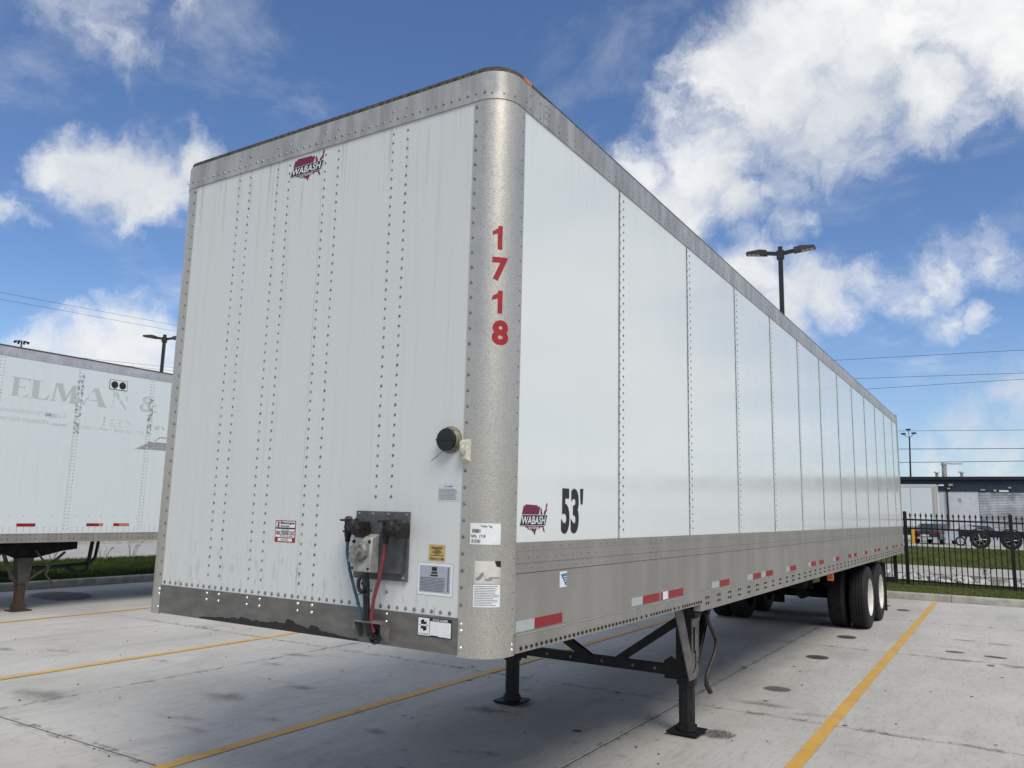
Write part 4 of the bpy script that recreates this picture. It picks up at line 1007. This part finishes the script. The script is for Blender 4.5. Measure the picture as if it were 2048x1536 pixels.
# ghost lettering: serif capitals left in the paint
def serif(ch, u0, u1, v0, v1):
    w = u1-u0; h = v1-v0; U = lambda a, b, c_, d: rect(u0+a*w, u0+b*w, v0+c_*h, v0+d*h)
    Q = lambda *p: poly([(u0+a*w, v0+b*h) for a, b in p])
    if ch == 'E': return [U(.12, .42, 0, 1), U(0, .12, .96, 1), U(0, .12, 0, .04), U(.42, .95, .95, 1), Q((.95, 1), (1, 1), (1, .78), (.90, .95)), U(.42, .70, .48, .53), U(.70, .76, .40, .62), U(.42, .9, 0, .05), Q((.9, 0), (1, .24), (.96, .24), (.8, .05))]
    if ch == 'L': return [U(.12, .45, 0, 1), U(0, .12, .96, 1), U(.45, .58, .96, 1), U(0, .12, 0, .04), U(.45, .9, 0, .05), Q((.9, 0), (1, .28), (.95, .28), (.78, .05))]
    if ch == 'M': return [Q((.06, 0), (.12, 0), (.20, 1), (.14, 1)), Q((.14, 1), (.40, 1), (.60, .15), (.46, .02)), Q((.46, .02), (.54, .02), (.86, 1), (.78, 1)), Q((.70, 0), (.96, 0), (.90, 1), (.78, 1)), U(0, .2, 0, .04), U(.66, 1, 0, .04)]
    if ch == 'A': return [Q((.04, 0), (.12, 0), (.50, .95), (.52, 1), (.46, 1)), Q((.52, 1), (.62, 1), (.96, 0), (.68, 0), (.48, .86)), U(.26, .66, .28, .33), U(0, .24, 0, .04), U(.6, 1, 0, .04)]
    if ch == 'N': return [U(.12, .20, 0, 1), Q((.05, 1), (.34, 1), (.92, 0), (.82, 0)), U(.82, .90, 0, 1), U(0, .3, 0, .04), U(.7, 1, .96, 1)]
    if ch == 'K': return [U(0, .25, 0, 1), Q((.25, .4), (.8, 1), (.9, 1), (.35, .35)), Q((.4, .55), (.62, .7), (1, .05), (.75, 0)), U(.62, 1.1, 0, .04)]
for ch, u0, u1, mt in (('K', 2.55, 2.99, GHOST2), ('E', 3.09, 3.37, GHOST), ('L', 3.38, 3.69, GHOST), ('M', 3.71, 4.15, GHOST), ('A', 4.20, 4.67, GHOST), ('N', 4.72, 5.06, GHOST2)):
    for q, item in enumerate(serif(ch, u0, u1, 3.352, 3.650)):
        part('ghost_letter', lay([item], s2(-.0006+.00045*q)), mt, t2, recalc=False, smooth_deg=0)
part('ghost_letter', lay([fit(glyphs('&', .01), 5.26, 5.64, 3.36, 3.645)], s2(-.0004)), GHOST2, t2, recalc=False)
for u0, u1, v0, v1, mt in ((2.4, 3.75, 3.10, 3.16, GHOST3), (3.65, 4.05, 3.08, 3.145, GHOST2), (2.4, 3.72, 2.965, 3.02, GHOST3), (3.70, 4.02, 2.955, 2.99, GHOST2), (4.63, 4.665, 3.04, 3.19, GHOST), (5.45, 5.85, 3.06, 3.14, GHOST2), (4.25, 5.4, 2.95, 3.0, GHOST3)):
    part('ghost_streak', lay([rect(u0, u1, v0, v1)], s2(-.0004)), mt, t2, recalc=False)
part('ghost_letter', lay([fit(glyphs('ED', .01), 4.75, 5.12, 3.04, 3.17)], s2(-.0004)), GHOST3, t2, recalc=False)
part('ghost_drawing', lay([poly([(5.25, 2.685), (5.49, 2.80), (5.49, 2.685)]), rect(5.495, 6.1, 2.69, 2.835), poly([(5.61, 2.85), (5.72, 2.935), (6.1, 2.935), (6.1, 2.915), (5.73, 2.915), (5.66, 2.86)])], s2(-.0004)), GHOSTD, t2, recalc=False)
part('scuffed_strip', lay([rect(4.125, 4.23, 2.85, 3.85), ], s2(.0052)), SCUFF, t2, recalc=False)
part('scuffed_strip', lay([rect(5.44, 5.535, 2.95, 3.6)], s2(.0052)), SCUFF, t2, recalc=False)
lp = part('lamp_plate', MB().box(LX-.004, LX+.004, 4.675, 5.000, 3.680, 3.848), INK, t2)
part('plate_face', MB().box(LX-.003, LX+.0055, 4.683, 4.992, 3.688, 3.840), WHITEP, lp)
for y in (4.762, 4.908): part('round_lamp', MB().lathe([(.004, .062), (.014, .060), (.018, .045), (.018, 0)], (LX, y, 3.764), 'x', 24), BLKPL, lp)
DGEAR = plain('dark_gear_steel', (.06, .056, .05), .6, .2, .4, 12)
# its landing gear
for X, nr in ((LX-.38, True), (LX-TW+.38, False)):
    lg = part('landing_leg', MB().add([(X-.07, 3.70, .43), (X+.07, 3.70, .43), (X+.07, 3.86, .43), (X-.07, 3.86, .43), (X-.08, 3.66, .83), (X+.08, 3.66, .83), (X+.08, 3.90, .83), (X-.08, 3.90, .83)], [(0,3,2,1),(4,5,6,7),(0,1,5,4),(1,2,6,5),(2,3,7,6),(3,0,4,7)]), DGEAR, t2)
    part('gear_frame', MB().prism([(2.8, 1.085), (4.60, 1.085), (4.605, .95), (4.35, .92), (3.92, .82), (3.66, .82), (3.40, .93), (2.8, .95)], 'x', X-.05, X+.05), BLACKD, lg)
    part('inner_leg', MB().box(X-.055, X+.055, 3.715, 3.835, .05, .43), RUST, lg)
    part('foot_pad', MB().box(X-.08, X+.08, 3.70, 3.86, .02, .11).box(X-.13, X+.13, 3.64, 3.94, .004, .02), RUST if nr else BLACK, lg)
    part('strut', MB().tube([(X+.02, 3.46, .90), (X+.02, 3.62, .52), (X+.02, 3.72, .45)], .03, 6), DGEAR, lg)
    part('strut', MB().tube([(X+.02, 4.42, .90), (X+.02, 4.15, .66), (X+.02, 3.88, .48)], .022, 6), DGEAR, lg)
    if nr: part('crank_handle', MB().tube([(X+.10, 3.90, .94), (X+.12, 3.93, .90), (X+.12, 4.13, .66), (X+.12, 4.09, .56), (X+.12, 4.20, .42)], .016, 7), DGEAR, lg)
part('cross_brace', MB().box(LX-TW+.4, LX-.4, 3.72, 3.78, .50, .58), BLACKD, t2)
part('hanger_frame', MB().tube([(LX-.7, 5.08, 1.09), (LX-.7, 5.04, .70), (LX-.7, 5.02, .56), (LX-.7, 4.95, .52), (LX-.7, 4.82, .53), (LX-.7, 4.62, .64), (LX-.7, 4.3, .63), (LX-.7, 4.05, .64), (LX-.7, 3.95, .72)], .034, 8).tube([(LX-.75, 5.22, 1.09), (LX-.75, 5.18, .76), (LX-.75, 5.10, .68), (LX-.75, 4.98, .66), (LX-.75, 4.6, .64)], .028, 8), BLACK, t2)
for y in (11.6, 12.87):
    for xo in (-.15, -.48, -TW+.48, -TW+.15):
        w = thing('wheel', None, None); w.parent = t2; w.location = (1.295+xo, y-.3, .495); WL[w.name] = Vector((LX+xo, y, .495))
        part('tyre', MB().lathe(tp, (LX+xo, y, .495), 'x', 32, True), RUBBER, w)
        part('rim', MB().lathe([(.12, .29), (.10, .275), (-.03, .26), (-.04, 0)], (LX+xo, y, .495), 'x', 24), RIMW, w)

# ================================================================== FENCE
FY = 20.35
fence = thing('metal_fence', 'black spear-topped metal fence behind the kerb', 'fence', (0, FY, 0))
PX = [-12.5+2.36*i for i in range(14)]; shift = -.365-PX[5]; PX = [p+shift for p in PX]
def fz(x): return .05-.012*x
post_src = None; pk_src = None
for x in PX:
    m = MB().box(-.042, .042, -.042, .042, -.02, 1.895); m.add([(-.046, -.046, 1.895), (.046, -.046, 1.895), (.046, .046, 1.895), (-.046, .046, 1.895), (-.026, -.026, 1.925), (.026, -.026, 1.925), (.026, .026, 1.925), (-.026, .026, 1.925)], [(0,3,2,1),(4,5,6,7),(0,1,5,4),(1,2,6,5),(2,3,7,6),(3,0,4,7)])
    if post_src is None: post_src = part('fence_post', m, FENCEB, fence, local=True); post_src.location = (x, 0, fz(x))
    else: share(post_src, 'fence_post', fence, (x, 0, fz(x)))
pm = MB().box(-.0125, .0125, -.0125, .0125, .03, 1.79)
pm.add([(-.013, -.013, 1.79), (.013, -.013, 1.79), (.013, .013, 1.79), (-.013, .013, 1.79), (-.028, -.018, 1.82), (.028, -.018, 1.82), (.028, .018, 1.82), (-.028, .018, 1.82), (0, 0, 1.90)], [(0,3,2,1),(0,1,5,4),(1,2,6,5),(2,3,7,6),(3,0,4,7),(4,5,8),(5,6,8),(6,7,8),(7,4,8)])
for a, b in zip(PX, PX[1:]):
    za, zb = fz(a), fz(b)
    for h in (.12, 1.46, 1.685):
        m = MB(); m.add([(a+.043, FY-.018, za+h), (b-.043, FY-.018, zb+h), (b-.043, FY+.018, zb+h), (a+.043, FY+.018, za+h), (a+.043, FY-.018, za+h+.044), (b-.043, FY-.018, zb+h+.044), (b-.043, FY+.018, zb+h+.044), (a+.043, FY+.018, za+h+.044)], [(0,3,2,1),(4,5,6,7),(0,1,5,4),(1,2,6,5),(2,3,7,6),(3,0,4,7)])
        part('fence_rail', m, FENCEB, fence)
    for i in range(1, 19):
        x = a+(b-a)*i/19
        if pk_src is None: pk_src = part('fence_picket', pm, FENCEB, fence, local=True, smooth_deg=0); pk_src.location = (x, 0, fz(x))
        else: share(pk_src, 'fence_picket', fence, (x, 0, fz(x)))

# ================================================================== LAMPS, MASTS, WIRES
def area_lamp(loc, h, label, rz, group):
    t = thing('street_lamp', label, 'lamp', loc, rz, group)
    part('pole', MB().prism([(-.06, -.06), (.06, -.06), (.06, .06), (-.06, .06)], 'z', 0, h).prism([(-.2, -.2), (.2, -.2), (.2, .2), (-.2, .2)], 'z', 0, .03), POLE, t, local=True)
    part('pole_collar', MB().prism([(-.10, -.07), (.10, -.07), (.10, .07), (-.10, .07)], 'z', h-.36, h-.12), POLE, t, local=True)
    for s in (-1, 1):
        ob = part('luminaire', MB().add([(s*.36, -.15, h-.20), (s*.93, -.13, h-.135), (s*.93, .13, h-.135), (s*.36, .15, h-.20), (s*.36, -.13, h-.085), (s*.55, -.12, h-.045), (s*.90, -.10, h-.07), (s*.90, .10, h-.07), (s*.55, .12, h-.045), (s*.36, .13, h-.085)],
             [(0,1,2,3),(0,4,5,6,1),(3,2,7,8,9),(1,6,7,2),(0,3,9,4),(4,9,8,5),(5,8,7,6)]), POLE, t, local=True)
        part('arm', MB().add([(s*.05, -.04, h-.25), (s*.40, -.05, h-.19), (s*.40, .05, h-.19), (s*.05, .04, h-.25), (s*.05, -.04, h-.15), (s*.40, -.05, h-.10), (s*.40, .05, h-.10), (s*.05, .04, h-.15)], [(0,3,2,1),(4,5,6,7),(0,1,5,4),(1,2,6,5),(2,3,7,6),(3,0,4,7)]), POLE, t, local=True)
        for i in range(3):
            a, b = .56+i*.115, .655+i*.115; zz2 = lambda x: h-.20+(x-.36)/.57*.065-.003
            part('light_panel', MB().add([(s*a, -.10, zz2(a)), (s*b, -.10, zz2(b)), (s*b, .10, zz2(b)), (s*a, .10, zz2(a))], [(0, 1, 2, 3)]), LEDP, ob, local=True, smooth_deg=0)
    return t
area_lamp((-3.03, 19.0, .10), 9.18, 'dark twin-head area lamp rising above the roofline of trailer 1718', rad(8), 'twin-head lamp posts')
area_lamp((-29.9, 18.1, .02), 9.2, 'dark twin-head area lamp beside the left edge of trailer 1718', rad(38), 'twin-head lamp posts')
hm = thing('flood_mast', 'tiny distant mast with a ring of floodlights above the faded trailer', 'mast', (-120, 54.9, 0))
part('mast_pole', MB().frust((-120, 54.9, 0), (-120, 54.9, 24.7), .25, .10, 10), POLE, hm)
for i in range(8):
    a = 2*math.pi*i/8; part('flood_head', MB().frust((-120+.7*math.cos(a), 54.9+.7*math.sin(a), 24.55), (-120+1.0*math.cos(a), 54.9+1.0*math.sin(a), 24.4), .10, .16, 8), POLE, hm)
part('mast_ring', MB().lathe([(-.03, .75), (.03, .75), (.03, .65), (-.03, .65)], (-120, 54.9, 24.55), 'z', 16, True), POLE, hm)
fm = thing('floodlight_pole', 'slim dark pole with three floodlights behind the navy building', 'pole', (-4.8, 90, 0))
part('mast_pole', MB().frust((-6.8+.0, 90, 0), (-6.55, 90, 10.4), .12, .07, 10), POLE, fm)
for dx, dz in ((-.7, .2), (.55, .25), (-.1, .75)):
    part('flood_head', MB().box(-6.55+dx*.8-.22, -6.55+dx*.8+.22, 89.8, 90.2, 10.5+dz*.8, 10.64+dz*.8), POLE, fm)
    part('arm', MB().tube([(-6.55, 90, 10.3), (-6.55+dx*.8, 90, 10.48+dz*.8)], .03, 6), POLE, fm)
def wire(p, q, sag, r, label):
    n = 24; pts = []
    for i in range(n+1):
        t = i/n; pts.append((p[0]+(q[0]-p[0])*t, p[1]+(q[1]-p[1])*t, p[2]+(q[2]-p[2])*t-sag*4*t*(1-t)))
    o = part('overhead_wire', MB().tube(pts, r, 5), WIRE, None); setp(o, label, 'wire', 'overhead wires')
def ext(a, b, ta, tb): return tuple(a[i]+(b[i]-a[i])*ta for i in range(3)), tuple(a[i]+(b[i]-a[i])*tb for i in range(3))
for a, b, lb in (((-8.236, 60, 13.60), (3.513, 60, 13.34), 'highest of the wires right of trailer 1718'), ((-7.066, 60, 12.093), (3.408, 60, 11.755), 'second highest wire right of trailer 1718'),
        ((-6.41, 60, 11.256), (3.38, 60, 11.343), 'third highest wire right of trailer 1718'), ((-4.548, 60, 8.06), (3.15, 60, 7.876), 'wire passing behind the three-headed floodlight pole'),
        ((-4.285, 60, 6.75), (3.067, 60, 6.632), 'thick wire midway above the navy building roof'), ((-4.593, 60, 5.783), (3.012, 60, 5.796), 'lowest wire just over the navy building roof vents')):
    p, q = ext(a, b, -2.4, 3.2); wire(p, q, 0, .022 if 'thick' in lb or 'lowest' in lb else .014, lb)
for a, b, lb in (((-45, 17.83, 13.07), (-45, 28.78, 13.55), 'uppermost wire left of trailer 1718'), ((-45, 17.87, 12.70), (-45, 28.83, 13.14), 'second wire from the top left of trailer 1718'),
        ((-45, 21.76, 10.16), (-45, 28.89, 10.65), 'wire skimming the roof of the faded trailer'), ((-45, 24.56, 10.16), (-45, 28.92, 10.42), 'lowest wire beside the left lamp post')):
    p, q = ext(a, b, -2.2, 3.0); wire(p, q, 0, .009, lb)
for x, y, h, lb in ((29.5, 60, 14.5, 'wooden pole carrying the wires right of the yard'), (-45, -8, 14.5, 'wooden pole carrying the left wires')):
    t = thing('utility_pole', lb, 'pole', (x, y, 0)); part('pole_shaft', MB().frust((x, y, 0), (x, y, h), .17, .12, 10), RUST, t)
    part('crossarm', MB().box(x-.08, x+.08, y-1.1, y+1.1, h-1.0, h-.86), RUST, t)

# ================================================================== NAVY BUILDING AND FAR YARD
BY = 80.0
bd = thing('industrial_building', 'low industrial building with navy siding, white walls and ribbed door', 'building', (0, BY, .08))
part('wall', MB().box(-40, -3.36, BY, BY+.2, .08, 4.46).box(-40, 70, BY+25, BY+25.2, .08, 5.5).box(69.8, 70, BY, BY+25, .08, 5.5).box(-40, -39.8, BY, BY+25, .08, 5.5), WALLW, bd)
for a, b in ((-3.35, -2.84), (-2.80, -.32)): part('wall_panel', MB().box(a, b, BY-.02, BY+.2, .08, 4.36), WALLW, bd)
z = 4.34
while z < 5.40:
    part('siding_board', MB().prism([(BY-.06, z), (BY-.03, z+.125), (BY+.2, z+.125), (BY+.2, z)], 'x', -40, 70), SIDING, bd); z += .128
part('fascia', MB().box(-40.2, 70.2, BY-.35, BY+.3, 5.42, 5.70), FASCIA, bd)
part('roof', MB().prism([(BY-.3, 5.70), (BY+12.6, 6.1), (BY+25.3, 5.70)], 'x', -40.2, 70.2), FASCIA, bd)
door = part('roller_door', MB().box(-.30, 4.2, BY+.02, BY+.1, .08, 4.30), DOORS, bd)
z = .1
while z < 4.28:
    part('door_slat', MB().prism([(BY+.02, z), (BY-.05, z+.03), (BY-.05, z+.10), (BY+.02, z+.135)], 'x', -.29, 4.19), DOORS, door); z += .14
part('wall', MB().box(4.22, 70, BY, BY+.2, .08, 4.34), WALLW, bd)
for a in (8, 16, 24, 32): 
    part('roller_door', MB().box(a, a+4.2, BY-.05, BY-.002, .08, 4.2), DOORS, bd)
part('downpipe', MB().box(-2.86, -2.72, BY-.18, BY-.06, .08, 5.42), FASCIA, bd)
for x, z0, w, h, mt in ((-3.22, 4.92, .42, .13, WHITEP), (-2.45, 4.95, .34, .20, GALV), (-2.62, 4.62, .22, .14, GALV), (.05, 4.50, .35, .14, GALV), (.98, 4.46, .22, .16, GALV), (1.65, 4.42, .70, .15, WHITEP), (2.1, 4.72, .24, .12, GALV)):
    part('wall_fixture', MB().box(x-w/2, x+w/2, BY-.25, BY-.055, z0-h/2, z0+h/2), mt, bd)
part('wall_notice', lay([rect(-2.0, -1.68, 3.66, 3.72), rect(-1.95, -1.70, 3.52, 3.62), rect(-1.88, -1.70, 3.36, 3.48), rect(-1.05, -.97, 3.62, 3.74)], lambda u, v: (u, BY-.024, v)), GREYI, bd, recalc=False)
for x, h, r in ((-3.67, 6.12, .13), (-1.61, 6.12, .13)):
    part('roof_vent', MB().frust((x, BY+2, 5.6), (x, BY+2, h+.05), r, r, 12).frust((x, BY+2, h+.05), (x, BY+2, h+.16), .27, .22, 12), GALV, bd)
part('chimney', MB().frust((-3.02, BY+2, 5.6), (-3.02, BY+2, 6.95), .22, .22, 14).frust((-3.02, BY+2, 6.9), (-3.02, BY+2, 7.12), .28, .24, 14).tube([(-2.8, BY+2, 7.05), (-2.3, BY+2, 7.0), (-1.5, BY+2, 7.0)], .05, 6), GALV, bd)
t3 = thing('semi_trailer', 'distant white box trailer parked against the navy building', 'trailer', (-9, 66, .1))
for a, b in ((-16.0, -12.2), (-12.16, -8.4), (-8.36, -4.52), (-4.48, -3.02)): part('side_panel', MB().box(a, b, 66.0, 66.03, 1.25, 4.22), OLDW, t3)
part('corner_post', MB().band([(-3.02, 65.99, 0, -1), (-2.85, 65.99, 0, -1), (-2.76, 66.03, .5, -.8), (-2.70, 66.12, .9, -.4), (-2.69, 66.3, 1, 0)], 1.0, 4.30, .02), CORNER, t3)
part('top_rail', MB().box(-16, -2.72, 65.985, 66.1, 4.23, 4.44), plain('pale_trim', (.52, .53, .50), .5, .1), t3)
part('roof', MB().box(-16, -2.7, 66.0, 68.5, 4.40, 4.46), OLDW, t3)
part('body', MB().box(-15.9, -2.75, 66.05, 68.5, 1.25, 4.40), OLDW, t3)
part('bottom_rail', MB().box(-16, -2.72, 65.98, 66.05, 1.02, 1.245), LOWR, t3)
for x in (-14.0, -12.75): 
    w = thing('wheel', None, None); w.parent = t3; w.location = (x+9, .2, .5); WL[w.name] = Vector((x, 66.2, .6))
    part('tyre', MB().lathe([(-.14, .3), (-.14, .45), (-.1, .5), (.1, .5), (.14, .45), (.14, .3)], (x, 66.2, .6), 'y', 24, True), RUBBER, w)
part('landing_leg', MB().box(-6.0, -5.85, 66.2, 66.4, .1, 1.1), BLACK, t3)
part('coupled_frame', MB().box(-6.9, -4.05, 66.1, 67.9, .55, 1.0), BLACK, t3)

# far cars
def car(name, label, loc, rz, paint, tail=True):
    t = thing(name, label, 'car', loc, rz)
    half = [(-2.25, .35), (-2.30, .62), (-2.22, .90), (-1.55, .98), (-.95, 1.38), (.35, 1.42), (1.05, 1.02), (1.95, .90), (2.25, .68), (2.25, .32)]
    m = MB(); n = len(half)
    rows = []
    for yy, kx in ((-.90, .96), (-.80, 1.0), (.80, 1.0), (.90, .96)):
        for (x, z) in half:
            y2 = yy*(.80 if z > 1.0 else 1.0); rows.append((x*kx, y2, z))
    fs = []
    for r in range(3):
        for i in range(n):
            j = (i+1) % n; fs.append((r*n+i, r*n+j, (r+1)*n+j, (r+1)*n+i))
    fs += [tuple(range(n)), tuple(range(4*n-1, 3*n-1, -1))]
    m.add(rows, fs); part('body', m, paint, t, local=True, smooth_deg=35)
    part('rear_window', MB().add([(-1.50, -.60, 1.02), (-1.50, .60, 1.02), (-1.00, .54, 1.355), (-1.00, -.54, 1.355)], [(0, 1, 2, 3)]).add([(-1.52, -.60, 1.03), (-1.52, .60, 1.03), (-1.02, .54, 1.37), (-1.02, -.54, 1.37)], [(0, 1, 2, 3)]), GLASS, t, local=True, smooth_deg=0)
    part('windscreen', MB().add([(1.03, -.60, 1.05), (1.03, .60, 1.05), (.42, .54, 1.40), (.42, -.54, 1.40)], [(0, 1, 2, 3)]), GLASS, t, local=True, smooth_deg=0)
    for s in (-1, 1):
        for a, b, c2, d in ((-1.25, -.45, -.90, -.45), (-.38, .62, -.38, .30)):
            part('side_window', MB().add([(a, s*.765, 1.04), (b, s*.765, 1.04), (d, s*.735, 1.34), (c2, s*.735, 1.34)], [(0, 1, 2, 3)]), GLASS, t, local=True, smooth_deg=0)
        part('tail_lamp', MB().box(-2.31, -2.20, s*.55-.2, s*.55+.2, .74, .86), TAILR, t, local=True)
        for x in (-1.35, 1.40):
            w = thing('wheel', None, None); w.parent = t; w.location = (x, s*.80, .32)
            part('tyre', MB().lathe([(-.11, .2), (-.11, .29), (-.08, .32), (.08, .32), (.11, .29), (.11, .2)], (0, 0, 0), 'y', 24, True), RUBBER, w, local=True)
            part('rim', MB().lathe([(s*.10, .20), (s*.085, .05), (s*.09, 0)], (0, 0, 0), 'y', 16), CHROME, w, local=True)
    part('bumper', MB().box(-2.34, -2.26, -.85, .85, .36, .50), CHROME if tail else BLACK, t, local=True)
    part('plate', MB().box(-2.345, -2.32, -.26, .26, .54, .66), WHITEP, t, local=True)
    return t
car('sedan_car', 'black sedan seen from behind below the distant white trailer', (-2.55, 60.5, .10), rad(78), CARB)
car('hatchback_car', 'silver car whose windows show over the tandem-wheel trailer', (.45, 57, .13), rad(5), CARS)
# tandem utility trailer
ut = thing('utility_trailer', 'low black utility trailer with two chrome-spoked wheels behind the fence', 'trailer', (1.45, 34.6, .66), rad(3))
part('deck', MB().box(-1.3, 4.2, -.2, 1.9, .46, .62), BLACK, ut, local=True)
part('side_rail', MB().box(-1.3, 4.2, -.22, -.16, .46, .66).box(-1.3, 4.2, 1.86, 1.92, .46, .66), BLACK, ut, local=True)
part('front_bin', MB().box(1.35, 4.2, -.21, 1.9, .10, .58), NAVY, ut, local=True)
part('trim_strip', MB().box(1.36, 4.2, -.225, -.212, .50, .53).box(1.36, 4.2, -.225, -.212, .14, .16), CHROME, ut, local=True)
for x in (-.55, .52):
    w = thing('wheel', None, None); w.parent = ut; w.location = (x, -.12, .37)
    part('tyre', MB().lathe([(-.12, .24), (-.13, .32), (-.10, .37), (.10, .37), (.12, .32), (.12, .24)], (0, 0, 0), 'y', 28, True), RUBBER, w, local=True)
    part('rim', MB().lathe([(-.10, .25), (-.125, .235), (-.10, .215), (-.06, .20)], (0, 0, 0), 'y', 28), CHROME, w, local=True)
    m = MB()
    for i in range(7):
        a = 2*math.pi*i/7; ca, sa = math.cos(a), math.sin(a); m.tube([(.04*ca, -.10, .04*sa), (.215*ca, -.085, .215*sa)], .022, 5)
    part('spokes', m, CHROME, w, local=True)
    part('hub', MB().frust((0, -.06, 0), (0, -.13, 0), .06, .05, 12), CHROME, w, local=True)
    part('wheel_back', MB().lathe([(-.03, .22), (-.03, 0)], (0, 0, 0), 'y', 20), BLACKD, w, local=True)
    fp_ = [(x+.50*math.cos(a), .37+.44*math.sin(a)) for a in [math.pi*i/10 for i in range(11)]]
    part('fender', MB().prism(fp_+[(x+.46*math.cos(a), .37+.40*math.sin(a)) for a in [math.pi*i/10 for i in range(10, -1, -1)]], 'y', -.26, .10), BLACK, ut, local=True)
bo = thing('bollard', 'short yellow post beside the distant white trailer', 'bollard', (-3.75, 58, .12))
part('post', MB().frust((-3.75, 58, .12), (-3.75, 58, 1.15), .13, .13, 14), ORANGE, bo)
part('post_cap', MB().lathe([(0, .13), (.05, .10), (.08, 0)], (-3.75, 58, 1.15), 'z', 14), ORANGE, bo)

# ================================================================== WEEDS
def weed(x, y, z, h, n, label, lw=.02):
    t = thing('weed', label, 'plant', (x, y, z), 0, 'weeds along the fence')
    st_ = MB(); lf = MB()
    for i in range(n):
        a = random.uniform(0, 6.28); l = random.uniform(.1, .45)*h; tip = (math.cos(a)*l, math.sin(a)*l, h*random.uniform(.6, 1)); mid = (tip[0]*.35, tip[1]*.35, tip[2]*.6)
        st_.tube([(0, 0, 0), mid, tip], .004, 4)
        for q in range(7):
            t_ = random.uniform(.3, 1); p = Vector((tip[0]*t_*t_, tip[1]*t_*t_, tip[2]*t_)); d = Vector((random.uniform(-1, 1), random.uniform(-1, 1), random.uniform(-.2, .6))).normalized(); s_ = d.orthogonal().normalized()*lw*.5
            L = random.uniform(.06, .12)*max(.7, h); lf.add([p-s_*.2, p+d*L*.5+s_, p+d*L, p+d*L*.5-s_], [(0, 1, 2, 3)])
    part('stem', st_, STRAW, t, local=True); part('foliage', lf, LEAFM, t, local=True, smooth_deg=0)
weed(1.35, 22.0, .02, .75, 7, 'leafy weed by the right-hand fence post', .03)
weed(-.05, 22.2, 0, .40, 5, 'small weed among pale rocks left of the tandem wheels')
weed(.55, 22.4, 0, .55, 4, 'thin curved weed rising over the pale rocks mid-fence')
def seedgrass(x, y, h, label):
    t = thing('seed_grass', label, 'plant', (x, y, .14), 0, 'tall seed grasses on the verge')
    a = MB(); b = MB()
    for i in range(5):
        dx, dy = random.uniform(-.12, .12), random.uniform(-.25, .25); hh = h*random.uniform(.7, 1)
        a.tube([(dx*.3, dy*.3, 0), (dx*.6, dy*.6, hh*.6), (dx, dy, hh)], .005, 4)
        b.tube([(dx, dy, hh), (dx*1.15, dy*1.25, hh*1.10), (dx*1.3, dy*1.5, hh*1.17)], [.006, .010, .002], 5)
    part('stem', a, STRAW, t, local=True); part('seed_head', b, STRAW, t, local=True)
for y, h, lb in ((8.1, .33, 'seed grass nearest the rusty landing leg'), (9.4, .42, 'second clump of seed grass right of the bent hanger'), (10.2, .50, 'tall seed grass clump in the middle of the verge'), (11.5, .60, 'seed grass clump closest to the corner post of trailer 1718')):
    seedgrass(-18.6, y, h, lb)
